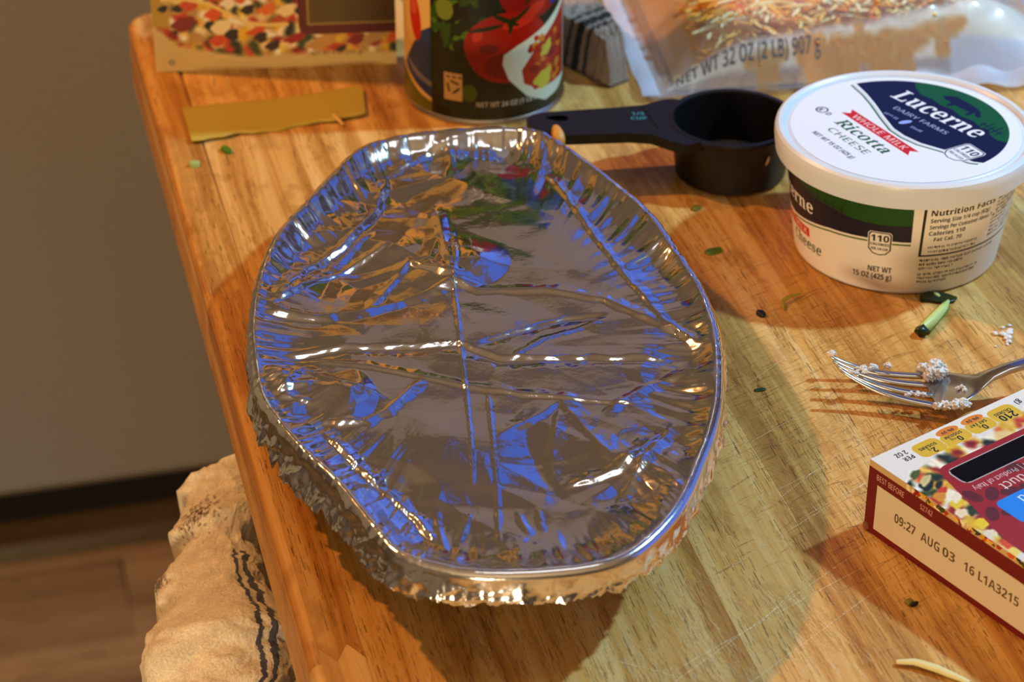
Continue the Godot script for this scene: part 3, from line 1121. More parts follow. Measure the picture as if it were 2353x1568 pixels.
	var foil := mat(lin(0.88, 0.88, 0.90), 0.13, 1.0)
	var fn := NoiseTexture2D.new()
	fn.width = 512
	fn.height = 512
	fn.seamless = true
	fn.noise = noise(8, 0.05, 4)
	foil.roughness_texture = null
	foil.heightmap_enabled = true
	foil.heightmap_texture = fn
	foil.heightmap_scale = 0.004
	var m := mesh_of(P, grid_idx(n, inner + outer + 1, true), uv, Vector3.UP)
	part("foil_cover", m, foil, t)
	# --- the dish under it: tapered wall, foot, inner floor
	var D := PackedVector3Array()
	var rings := [[0.0045, 0.0402], [-0.0005, 0.0398], [0.012, 0.036], [0.036, 0.012], [0.044, 0.0016], [0.048, 0.0004], [0.07, 0.0004]]
	var step := 7
	for R in rings:
		for k in range(0, n, step):
			var q: Vector2 = loop[k] - outn[k] * R[0]
			if R[0] > 0.05: q = c + (loop[k] - c) * 0.05
			D.append(Vector3(q.x - o.x, R[1], q.y - o.z))
	part("pan", mesh_of(D, grid_idx(n / step, rings.size(), true), PackedVector2Array(), null), mat(lin(0.24, 0.23, 0.23), 0.3, 0.8), t)

# ------------------------------------------------------------------ the ricotta tub
func ricotta_tub() -> void:
	var t := thing("ricotta_tub", "round white ricotta cheese tub with a green and navy printed lid", "tub", Vector3(0.3168, TOP, 0.3473))
	var navy := Color(0.03, 0.045, 0.17)
	var green := Color(0.02, 0.33, 0.07)
	var white := Color(0.97, 0.97, 0.98)
	var red := Color(0.85, 0.12, 0.06)
	# lid print, seen upright: x along the lettering
	var L := Print.new(self, 108, 108, 10.0, white)
	var q := func(x: float, y: float): return Vector2(54.0 + x, 54.0 + y)
	var pts := PackedVector2Array()
	var cc := Vector2(-2.0, 1.5)
	for i in 41:
		var a := lerpf(deg_to_rad(164.0), deg_to_rad(2.0), i / 40.0)
		pts.append(q.call(cc.x + 46.5 * cos(a), cc.y + 46.5 * sin(a)))
	var low := [Vector2(41, 0.5), Vector2(34, -1.0), Vector2(26, -1.2), Vector2(14.6, -5.0), Vector2(5, -5.6), Vector2(-3, -4.4), Vector2(-14, 0.5), Vector2(-26.6, 6.8), Vector2(-36, 10.8)]
	for v in low: pts.append(q.call(v.x, v.y))
	for e in [[-2.7, green, 0.9], [-1.5, Color(0.75, 0.8, 0.75), 0.5]]:
		var ln := PackedVector2Array()
		ln.append(q.call(44.0, 3.0 + e[0]))
		for v in low: ln.append(q.call(v.x, v.y + e[0]))
		ln.append(q.call(-46.5, 14.0 + e[0]))
		L.path(ln, e[2], e[1])
	L.poly(pts, navy)
	var hill := PackedVector2Array()
	for i in 31:
		var a := lerpf(deg_to_rad(128.0), deg_to_rad(32.0), i / 30.0)
		hill.append(q.call(cc.x + 46.5 * cos(a), cc.y + 46.5 * sin(a)))
	for v in [Vector2(33, 24), Vector2(27, 25.5), Vector2(24, 29), Vector2(20, 27), Vector2(14, 29.5), Vector2(6, 28.5), Vector2(0, 30.5), Vector2(-8, 29.5), Vector2(-14, 31), Vector2(-20, 30), Vector2(-26, 33), Vector2(-30, 36)]: hill.append(q.call(v.x, v.y))
	L.poly(hill, green)
	# grazing cow and fence as dark shapes on the hill
	L.poly(PackedVector2Array([q.call(-13, 38), q.call(-9, 41.5), q.call(2, 41), q.call(8, 39.5), q.call(12, 36), q.call(13, 33), q.call(10, 34), q.call(8, 36), q.call(8, 31), q.call(6.5, 31), q.call(6, 34.5), q.call(-3, 34.5), q.call(-4, 31), q.call(-5.5, 31), q.call(-6, 35.5), q.call(-11, 35.5)]), navy)
	for i in 5: L.rect(54 + 18 + i * 2.6, 54 + 27, 54 + 18.8 + i * 2.6, 54 + 33 + (i % 2) * 2.0, navy)
	L.line(q.call(17, 31), q.call(31, 29.5), 0.7, navy)
	L.text("Lucerne", 54 - 1.2, 54 + 17.4, 10.6, white, {"serif": true, "bold": true, "align": 1, "fit": 53.0, "slant": 0.06})
	L.text("DAIRY FARMS", 54 - 1.5, 54 + 9.6, 3.0, Color(0.72, 0.76, 0.88), {"align": 1, "fit": 33.0})
	L.small(54 - 17, 54 + 2.6, 54 - 9, 2.2, Color(0.6, 0.65, 0.82), 5)
	L.disc(54 - 4.5, 54 + 4.2, 1.5, 3.4, Color(0.62, 0.7, 0.98), -0.3)
	L.small(54 + 0.5, 54 + 2.2, 54 + 8, 2.2, Color(0.6, 0.65, 0.82), 6)
	var rot := -7.0
	var ro := func(x: float, y: float): return Vector2(x, y).rotated(deg_to_rad(rot)) + Vector2(54, 54)
	L.poly(PackedVector2Array([ro.call(-27.4, -12.0), ro.call(21.5, -9.4), ro.call(18.5, -12.2), ro.call(21.5, -15.5), ro.call(-27.4, -15.5), ro.call(-24.6, -12.2), ro.call(-27.4, -9.4), ro.call(21.5, -9.4)]), red)
	L.poly(PackedVector2Array([ro.call(-27.4, -9.4), ro.call(21.5, -9.4), ro.call(18.5, -12.4), ro.call(21.5, -15.5), ro.call(-27.4, -15.5), ro.call(-24.5, -12.4)]), red)
	var b1: Vector2 = ro.call(-3.0, -14.2)
	L.text("WHOLE MILK", b1.x, b1.y, 3.6, Color(1, 0.9, 0.85), {"align": 1, "fit": 38.0, "rot": rot})
	b1 = ro.call(-3.4, -24.4)
	L.text("Ricotta", b1.x, b1.y, 6.4, green, {"serif": true, "bold": true, "slant": 0.18, "align": 1, "fit": 36.0, "rot": rot})
	b1 = ro.call(-3.0, -31.6)
	L.text("CHEESE", b1.x, b1.y, 3.9, green, {"align": 1, "fit": 28.0, "rot": rot})
	b1 = ro.call(-3.2, -39.2)
	L.text("NET WT 15 OZ (425 g)", b1.x, b1.y, 2.6, navy, {"bold": true, "align": 1, "fit": 29.5, "rot": rot})
	var kd: Vector2 = ro.call(-34.0, -21.5)
	L.disc(kd.x, kd.y, 3.0, 3.0, navy)
	L.disc(kd.x, kd.y, 2.3, 2.3, white)
	L.text("K", kd.x - 1.6, kd.y - 1.4, 2.8, navy, {"bold": true, "rot": rot})
	L.text("D", kd.x + 3.8, kd.y - 1.8, 2.8, navy, {"bold": true, "rot": rot})
	badge(L, 54 + 32.5, 54 + 2.6, 13.0, 17.5, navy, white, -8.0)
	# body print, unrolled: 0.873 mm for a degree at the mean radius; x = 180 mm is the middle of the front
	var cream := Color(0.965, 0.955, 0.94)
	var S := Print.new(self, 314.2, 52.0, 6.5, cream)
	var D := func(deg: float): return 157.1 + deg * 0.8727
	var sp := PackedVector2Array([Vector2(D.call(-165.0), 49.6), Vector2(D.call(-17.0), 49.6), Vector2(D.call(-16.5), 28.6), Vector2(D.call(-40.0), 28.8), Vector2(D.call(-60.0), 27.5), Vector2(D.call(-76.0), 24.8), Vector2(D.call(-92.0), 22.4), Vector2(D.call(-165.0), 22.4)])
	S.path(PackedVector2Array([Vector2(D.call(-16.5), 27.0), Vector2(D.call(-40.0), 27.2), Vector2(D.call(-60.0), 25.9), Vector2(D.call(-76.0), 23.2), Vector2(D.call(-92.0), 20.8)]), 0.9, Color(0.35, 0.45, 0.25))
	S.poly(sp, navy)
	S.poly(PackedVector2Array([Vector2(D.call(-165.0), 49.6), Vector2(D.call(-17.0), 49.6), Vector2(D.call(-16.8), 37.8), Vector2(D.call(-30.0), 37.2), Vector2(D.call(-45.0), 37.5), Vector2(D.call(-53.0), 38.0), Vector2(D.call(-60.0), 39.6), Vector2(D.call(-70.0), 40.6), Vector2(D.call(-82.0), 43.0), Vector2(D.call(-92.0), 43.5), Vector2(D.call(-165.0), 43.5)]), Color(0.02, 0.3, 0.05))
	for i in 6:
		S.rect(D.call(-78.0 + i * 5.0), 37.0, D.call(-77.2 + i * 5.0), 44.6 - i * 0.5, navy)
	S.line(Vector2(D.call(-80.0), 42.8), Vector2(D.call(-50.0), 40.0), 0.5, navy)
	S.line(Vector2(D.call(-80.0), 40.8), Vector2(D.call(-50.0), 38.4), 0.5, navy)
	for i in 5: S.disc(D.call(-90.0 + i * 1.6), 44.0, 0.9, 2.4, navy)
	S.text("Lucerne", D.call(-72.0), 29.5, 7.4, white, {"serif": true, "bold": true, "align": 2, "fit": 40.0, "slant": 0.06})
	S.rect(D.call(-118.0), 15.2, D.call(-76.0), 20.2, red)
	S.text("WHOLE MILK", D.call(-78.0), 16.2, 3.2, white, {"align": 2, "fit": 32.0})
	S.text("Cheese", D.call(-67.0), 8.4, 5.6, Color(0.1, 0.3, 0.08), {"serif": true, "bold": true, "slant": 0.15, "align": 2, "fit": 24.0})
	badge(S, D.call(-32.0), 26.4, 10.8, 13.6, Color(0.02, 0.02, 0.05), cream, 0.0)
	S.text("NET WT", D.call(-24.8), 10.4, 3.0, Color(0.02, 0.02, 0.04), {"bold": true, "align": 2, "fit": 11.0})
	S.text("15 OZ (425 g)", D.call(-24.6), 6.2, 3.0, Color(0.02, 0.02, 0.04), {"bold": true, "align": 2, "fit": 18.6})
	var k := Color(0.03, 0.03, 0.03)
	S.rect(D.call(-12.0), 20.6, D.call(74.0), 48.8, k)
	S.rect(D.call(-10.7), 21.4, D.call(73.0), 48.0, cream)
	S.text("Nutrition Facts", D.call(-8.4), 43.4, 3.1, k, {"bold": true, "fit": 32.0})
	S.text("Serving Size 1/4 cup (62g)", D.call(-8.2), 39.6, 2.1, k, {"bold": true, "fit": 29.5})
	S.text("Servings Per Container About 7", D.call(-8.2), 36.0, 2.1, k, {"bold": true, "fit": 31.5})
	S.text("Calories 110", D.call(-8.2), 32.4, 2.2, k, {"bold": true, "fit": 17.0})
	S.text("Fat Cal. 70", D.call(-5.2), 29.0, 2.0, k, {"bold": true, "fit": 13.2})
	S.small(D.call(-7.6), 25.0, D.call(21.0), 1.5, k, 31)
	S.small(D.call(-7.2), 22.4, D.call(20.0), 1.5, k, 32)
	for i in 11: S.small(D.call(31.0 if i < 5 else 29.0), 46.0 - i * 2.2, D.call(58.0), 1.6, k, 40 + i)
	for i in 9: S.small(D.call(60.0), 45.0 - i * 2.4, D.call(70.0), 1.6, k, 60 + i)
	for i in 2: S.small(D.call(-11.0), 17.6 - i * 2.3, D.call([36.0, 14.0][i]), 1.6, k, 80 + i)
	S.small(D.call(-11.0), 13.0, D.call(8.0), 1.5, k, 84)
	for i in 3: S.small(D.call(-11.0), 9.6 - i * 2.2, D.call([26.0, 24.0, 6.0][i]), 1.6, k, 90 + i)
	var side := mat(Color(0.97, 0.96, 0.93), 0.42, 0.0, S.tex())
	side.subsurf_scatter_enabled = true
	side.subsurf_scatter_strength = 0.05
	part("body", lathe([Vector2(0.0466, 0.0016), Vector2(0.0536, 0.0516)], 128, -PI, PI), side, t)
	part("base", lathe([Vector2(0.001, 0.0016), Vector2(0.040, 0.0016), Vector2(0.0425, 0.0004), Vector2(0.0448, 0.0003), Vector2(0.0463, 0.0009), Vector2(0.0466, 0.0016)], 96), M.white_plastic, t)
	var lid := part("lid", lathe([Vector2(0.0545, 0.0500), Vector2(0.0570, 0.0492), Vector2(0.0580, 0.0497), Vector2(0.0588, 0.0560), Vector2(0.0588, 0.0585), Vector2(0.0584, 0.0602), Vector2(0.0572, 0.0612), Vector2(0.0556, 0.0612), Vector2(0.0545, 0.0604), Vector2(0.0538, 0.0594), Vector2(0.0531, 0.0592), Vector2(0.0524, 0.0597), Vector2(0.001, 0.0597)], 128), M.white_plastic, t)
	var disc := mat(Color(0.98, 0.99, 1.0), 0.3, 0.0, L.tex())
	var P := PackedVector3Array([Vector3(0, 0.05985, 0)])
	var uv := PackedVector2Array([Vector2(0.5, 0.5)])
	var idx := PackedInt32Array()
	var e1 := Vector2(cos(deg_to_rad(67.12)), sin(deg_to_rad(67.12)))
	for i in 96:
		var a := TAU * i / 96.0
		var p := Vector2(cos(a), sin(a)) * 0.0518
		P.append(Vector3(p.x, 0.05985, p.y))
		uv.append(Vector2(0.5 + p.dot(e1) / 0.108, 0.5 - p.dot(Vector2(e1.y, -e1.x)) / 0.108))
		idx.append_array([0, 1 + i, 1 + (i + 1) % 96])
	part("label", mesh_of(P, idx, uv, Vector3.UP), disc, lid)

func badge(c: Print, x: float, y: float, w: float, h: float, ink: Color, paper: Color, rot: float) -> void:
	var bar := func(f: float) -> PackedVector2Array:
		var p := PackedVector2Array()
		for v in [Vector2(-0.42, 0.5), Vector2(0.42, 0.5), Vector2(0.5, 0.4), Vector2(0.5, -0.25), Vector2(0.3, -0.44), Vector2(0.0, -0.5), Vector2(-0.3, -0.44), Vector2(-0.5, -0.25), Vector2(-0.5, 0.4)]:
			p.append(Vector2(x, y) + (Vector2(v.x * (w - f), v.y * (h - f))).rotated(deg_to_rad(rot)))
		return p
	c.poly(bar.call(0.0), paper)
	c.poly(bar.call(0.7), ink)
	c.poly(bar.call(1.7), paper)
	var b := Vector2(x, y) + Vector2(0, h * 0.1).rotated(deg_to_rad(rot))
	c.text("110", b.x, b.y, h * 0.26, ink, {"bold": true, "align": 1, "fit": w * 0.74, "rot": rot})
	b = Vector2(x, y) + Vector2(0, -h * 0.07).rotated(deg_to_rad(rot))
	c.text("CALORIES", b.x, b.y, h * 0.1, ink, {"bold": true, "align": 1, "fit": w * 0.78, "rot": rot})
	b = Vector2(x, y) + Vector2(0, -h * 0.26).rotated(deg_to_rad(rot))
	c.text("PER 1/4 CUP", b.x, b.y, h * 0.1, ink, {"bold": true, "align": 1, "fit": w * 0.7, "rot": rot})

# ------------------------------------------------------------------ the two pasta boxes
func carton(t: Node3D, w: float, h: float, d: float) -> void:
	# sides of 0.4 mm card round a core; x across, y up, z depth
	part("carton", box(w - 0.0008, h - 0.0008, d - 0.0008, 0.0006), M.card, t, Vector3(w / 2, 0.0004, d / 2))

func front_box() -> void:
	var t := thing("pasta_box", "pasta box lying flat beside the fork, end panel stamped BEST BEFORE facing out", "box", Vector3(0.2217, TOP, 0.5516), deg_to_rad(21.63))
	var w := 0.19
	var d := 0.127
	var h := 0.0325
	carton(t, w, h, d)
	# front panel: drawn the way it reads; X runs from the far end to the end panel, Y up
	var red := Color(0.60, 0.03, 0.02)
	var F := Print.new(self, 190, 127, 6.0, Color(0.9, 0.88, 0.84))
	var X := func(s: float): return 190.0 - s
	food(F, 130, 14, 190, 127, 5, 520, 4.2)
	food(F, 0, 9, 130, 30, 6, 260, 3.6)
	F.soften(20.0)
	F.rect(X.call(190.0), 0, X.call(0.0), 3.2, Color(0.9, 0.88, 0.84))
	F.poly(PackedVector2Array([Vector2(190, 0), Vector2(190, 20), Vector2(184, 17), Vector2(176, 14.5), Vector2(160, 10), Vector2(150, 5), Vector2(0, 3), Vector2(0, 0)]), Color(0.92, 0.905, 0.87))
	# vegetables at the corner of the photograph
	for v in [[6.5, 17.5, 3.4, 1.6, Color(0.3, 0.36, 0.12)], [5.0, 25.0, 3.6, 2.6, Color(0.06, 0.08, 0.03)], [7.0, 22.5, 4.2, 1.8, Color(0.8, 0.75, 0.5)], [7.5, 31.0, 2.8, 1.6, Color(0.82, 0.22, 0.05)], [4.0, 33.0, 3.0, 2.4, Color(0.85, 0.55, 0.1)], [9.0, 27.5, 2.6, 1.2, Color(0.1, 0.1, 0.04)], [6.0, 40.0, 3.6, 2.4, Color(0.9, 0.78, 0.12)], [9.0, 37.0, 4.0, 1.8, Color(0.95, 0.9, 0.78)], [3.0, 45.0, 3.0, 2.2, Color(0.93, 0.85, 0.7)], [7.0, 47.0, 2.8, 1.4, Color(0.16, 0.2, 0.06)], [5.0, 54.0, 3.8, 2.6, Color(0.92, 0.8, 0.1)], [2.5, 60.0, 2.8, 2.0, Color(0.9, 0.86, 0.74)], [6.5, 63.0, 2.8, 1.8, Color(0.15, 0.2, 0.07)], [3.6, 68.0, 3.2, 2.2, Color(0.85, 0.3, 0.06)], [2.0, 73.0, 3.0, 2.0, Color(0.94, 0.85, 0.4)]]:
		F.disc(X.call(v[0]), v[1], v[2], v[3], v[4], 0.5, 0.1)
	F.soften(9.0)
	# red panel with a slanting right edge
	F.poly(PackedVector2Array([Vector2(30, 19.6), Vector2(171, 19.6), Vector2(174.2, 20.6), Vector2(175.6, 23.5), Vector2(186, 66), Vector2(187, 112), Vector2(20, 112), Vector2(18, 60)]), red)
	for i in 9: F.disc(150 + (i * 37) % 30, 36 + (i * 53) % 28, 4.5, 2.6, Color(0.36, 0.025, 0.03), i)
	F.soften(3.0)
	# window strip: black with a clear film edge
	F.round_rect(20, 22.4, 172.8, 33.4, 3.2, Color(0.75, 0.72, 0.7))
	F.round_rect(20.6, 22.9, 172.2, 32.9, 3.0, Color(0.012, 0.012, 0.014))
	# nutrition badges
	var yel := Color(0.86, 0.7, 0.12)
	var org := Color(0.88, 0.5, 0.06)
	var ink := Color(0.07, 0.06, 0.05)
	var names := [["2", "g", "SUGARS", ""], ["0", "mg", "SODIUM", "0% DV"], ["0", "g", "SAT FAT", "0% DV"], ["210", "", "CALORIES", ""]]
	for i in 4:
		var x: float = X.call(23.4 + 13.4 * i)
		var wd := 6.6
		if names[i][3]: F.disc(x, 3.5, 5.6, 2.2, org)
		F.round_rect(x - wd, 3.2 if not names[i][3] else 4.6, x + wd, 12.2, 3.0, yel)
		if names[i][3]:
			F.disc(x, 3.7, 5.4, 2.1, org)
			F.text(names[i][3], x, 3.0, 1.5, ink, {"align": 1, "bold": true})
		if i < 3:
			F.text(names[i][0], x - 0.8, 8.4, 3.0, ink, {"align": 1, "bold": true})
			F.text(names[i][1], x + 0.6, 8.4, 1.4, ink, {})
		else: F.text(names[i][0], x, 8.0, 3.8, ink, {"align": 1, "bold": true})
		F.text(names[i][2], x, 6.0, 1.6, ink, {"align": 1, "bold": true, "fit": 8.6})
	F.text("PER", X.call(12.2), 6.9, 2.5, ink, {"align": 1, "bold": true, "wide": 0.85})
	F.text("2 OZ", X.call(11.6), 3.3, 2.5, ink, {"align": 1, "bold": true, "wide": 0.8})
	F.text("g)", X.call(74.0), 4.2, 2.6, ink, {"align": 1, "bold": true})
	# white lettering and the blue panel
	var pale := Color(0.9, 0.86, 0.84)
	F.text("pan | Product of Italy", X.call(17.8), 35.8, 2.6, pale, {"align": 2, "wide": 0.9})
	F.text("Product", X.call(27.0), 40.2, 4.6, pale, {"align": 2})
	F.round_rect(60, 47.6, X.call(17.0), 63.6, 3.0, Color(0.1, 0.52, 0.92))
	F.text("ed", X.call(27.0), 49.8, 4.6, Color(0.92, 0.96, 1.0), {"align": 2})
	F.text("g", X.call(26.0), 56.6, 4.6, Color(0.92, 0.96, 1.0), {"align": 2})
	var fm := mat(Color(1, 1, 1), 0.5, 0.0, F.tex())
	var fp := part("front_panel", quad(Vector3(w, h, 0), Vector3(0, h, 0), Vector3(0, h, d), Vector3(w, h, d), Vector3.UP), fm, t)
	# the quad's picture has its foot at z = 0
	fp.mesh = mesh_of(PackedVector3Array([Vector3(w, h, d), Vector3(0, h, d), Vector3(0, h, 0), Vector3(w, h, 0)]), PackedInt32Array([0, 1, 2, 0, 2, 3]), PackedVector2Array([Vector2(0, 0), Vector2(1, 0), Vector2(1, 1), Vector2(0, 1)]), Vector3.UP)
	# glossy film over the window
	var film := mat(Color(0.01, 0.01, 0.012), 0.16)
	var fw := part("window_film", box(0.150, 0.0002, 0.0094, 0.0001), film, fp, Vector3(0.0185 + 0.075, h + 0.00005, 0.0279))
	# end panel
	var E := Print.new(self, 127, 32.5, 10.0, Color(0.42, 0.03, 0.035))
	E.poly(PackedVector2Array([Vector2(0, 32.5), Vector2(127, 32.5), Vector2(127, 29.8), Vector2(0, 29.4)]), Color(0.8, 0.68, 0.48))
	food(E, 20, 30.6, 127, 32.4, 3, 90, 1.6)
	E.poly(PackedVector2Array([Vector2(0, 29.6), Vector2(127, 30.0), Vector2(127, 25), Vector2(0, 25)]), Color(0.42, 0.03, 0.035))
	E.rect(5.0, 2.8, 121.0, 23.2, Color(0.84, 0.79, 0.68))
	E.text("BEST BEFORE", 4.4, 25.3, 2.5, Color(0.9, 0.75, 0.7), {"fit": 14.6})
	E.text("S2742", 27.6, 25.5, 2.3, Color(0.88, 0.72, 0.66), {"fit": 6.4})
	var jet := Color(0.38, 0.3, 0.19)
	E.text("09:27", 15.4, 12.2, 4.0, jet, {"bold": true, "fit": 11.2})
	E.text("AUG", 29.6, 12.2, 4.0, jet, {"bold": true, "fit": 9.8})
	E.text("03", 41.0, 12.2, 4.0, jet, {"bold": true, "fit": 6.4})
	E.text("16", 52.0, 12.2, 4.0, jet, {"bold": true, "fit": 5.4})
	E.text("L1A3215", 59.4, 12.2, 4.0, jet, {"bold": true, "fit": 20.2})
	part("end_panel", mesh_of(PackedVector3Array([Vector3(0, h, 0), Vector3(0, h, d), Vector3(0, 0, d), Vector3(0, 0, 0)]), PackedInt32Array([0, 1, 2, 0, 2, 3]), PackedVector2Array([Vector2(0, 0), Vector2(1, 0), Vector2(1, 1), Vector2(0, 1)]), Vector3.LEFT), mat(Color(1, 1, 1), 0.6, 0.0, E.tex()), t)
	var rm := mat(Color(0.42, 0.03, 0.035), 0.6)
	part("side_panel", quad(Vector3(0, h, 0), Vector3(w, h, 0), Vector3(w, 0, 0), Vector3(0, 0, 0), Vector3.FORWARD), mat(Color(0.85, 0.8, 0.7), 0.6), t)
	part("side_panel", quad(Vector3(0, h, d), Vector3(w, h, d), Vector3(w, 0, d), Vector3(0, 0, d), Vector3.BACK), rm, t)
	part("end_panel", quad(Vector3(w, h, 0), Vector3(w, h, d), Vector3(w, 0, d), Vector3(w, 0, 0), Vector3.RIGHT), rm, t)
	# torn corner tab at the foot
	part("torn_tab", lumps([[Vector3(0.0006, 0.0022, 0.0012), Vector3(0.0022, 0.0018, 0.0014)]], 3, 0.4, 10, 7), mat(Color(0.5, 0.3, 0.2), 0.8), t)

func back_box() -> void:
	var t := thing("pasta_box", "pasta box standing upright at the back, its front a photo of pasta and vegetables", "box", Vector3(0.0077, TOP, 0.080), deg_to_rad(-9.46))
	var w := 0.127
	var h := 0.19
	var d := 0.0325
	part("carton", box(w - 0.0008, h - 0.0008, d - 0.0008, 0.0006), M.card, t, Vector3(w / 2, 0.0004, -d / 2))
	var F := Print.new(self, 127, 190, 5.0, Color(0.72, 0.56, 0.26))
	food(F, 0, 8, 127, 60, 21, 420, 4.0)
	F.poly(PackedVector2Array([Vector2(0, 0), Vector2(127, 0), Vector2(127, 7), Vector2(90, 9), Vector2(50, 7), Vector2(30, 11), Vector2(12, 15), Vector2(0, 27)]), Color(0.8, 0.68, 0.4))
	F.poly(PackedVector2Array([Vector2(0, 26), Vector2(10, 24), Vector2(6, 44), Vector2(0, 48)]), Color(0.7, 0.55, 0.14))
	F.soften(18.0)
	for v in [[6, 36, 2.6, 1.8, Color(0.06, 0.06, 0.02)], [14, 36, 3.0, 2.2, Color(0.12, 0.1, 0.03)], [16, 27, 6.0, 4.0, Color(0.5, 0.1, 0.03)], [20, 38, 5.0, 3.4, Color(0.78, 0.28, 0.04)], [12, 44, 6, 3, Color(0.65, 0.15, 0.02)], [32, 32, 4.4, 3.4, Color(0.86, 0.32, 0.05)], [30, 25, 2.6, 3.6, Color(0.09, 0.09, 0.03)], [36, 24, 5.4, 5.0, Color(0.93, 0.85, 0.62)], [41, 20, 3.6, 3.4, Color(0.12, 0.1, 0.03)], [33, 17, 4.0, 3.2, Color(0.8, 0.26, 0.05)], [40, 38, 4.0, 3.0, Color(0.94, 0.88, 0.7)], [46, 41, 3.4, 3.4, Color(0.84, 0.36, 0.08)], [50, 34, 3.6, 2.6, Color(0.1, 0.1, 0.03)], [54, 22, 6.0, 2.0, Color(0.8, 0.3, 0.04)], [60, 34, 4.6, 3.0, Color(0.86, 0.42, 0.1)], [66, 28, 5.0, 2.2, Color(0.7, 0.3, 0.05)], [70, 33, 5.0, 3.4, Color(0.93, 0.82, 0.55)], [60, 44, 5, 3.0, Color(0.1, 0.08, 0.02)], [71, 42, 5, 2.6, Color(0.1, 0.09, 0.03)], [56, 18, 3.4, 3.0, Color(0.16, 0.1, 0.03)], [62, 13, 4.0, 2.6, Color(0.2, 0.1, 0.03)], [74, 17, 6.0, 2.4, Color(0.6, 0.1, 0.03)], [78, 32, 3.0, 3.6, Color(0.08, 0.08, 0.03)], [88, 14, 9.0, 3.4, Color(0.75, 0.55, 0.25)], [106, 15, 4.6, 2.6, Color(0.5, 0.1, 0.03)], [116, 16, 5.0, 2.6, Color(0.72, 0.55, 0.3)], [26, 43, 4.0, 3.0, Color(0.93, 0.86, 0.6)], [98, 10, 3.0, 1.6, Color(0.2, 0.12, 0.04)]]:
		F.disc(v[0], v[1], v[2], v[3], v[4], 0.4, 0.12)
	F.soften(8.0)
	var nd := Color(0.92, 0.78, 0.42)
	F.path(PackedVector2Array([Vector2(5, 41), Vector2(18, 41), Vector2(30, 38), Vector2(40, 32), Vector2(48, 27), Vector2(58, 25), Vector2(70, 25)]), 2.0, nd)
	F.path(PackedVector2Array([Vector2(38, 44), Vector2(52, 42), Vector2(64, 40), Vector2(74, 41)]), 1.8, nd)
	F.soften(5.0)
	F.round_rect(76, 18.6, 140, 150, 5.0, Color(0.33, 0.03, 0.01))
	F.rect(80.6, 24.0, 127, 140, Color(0.62, 0.52, 0.22))
	F.rect(81.6, 25.0, 127, 138, Color(0.33, 0.25, 0.06))
	F.text("NET WT 9 OZ (255 g)", 82, 6.6, 2.4, Color(0.2, 0.13, 0.05), {"fit": 27.0})
	F.disc(8.5, 5.2, 1.6, 1.6, Color(0.35, 0.32, 0.2))
	F.disc(8.5, 5.2, 0.9, 0.9, Color(0.75, 0.66, 0.4))
	part("front_panel", quad(Vector3(0, h, 0), Vector3(w, h, 0), Vector3(w, 0, 0), Vector3(0, 0, 0), Vector3.BACK), mat(Color(1, 1, 1), 0.5, 0.0, F.tex()), t)
	part("side_panel", quad(Vector3(0, h, -d), Vector3(0, h, 0), Vector3(0, 0, 0), Vector3(0, 0, -d), Vector3.LEFT), mat(Color(0.8, 0.7, 0.5), 0.6), t)

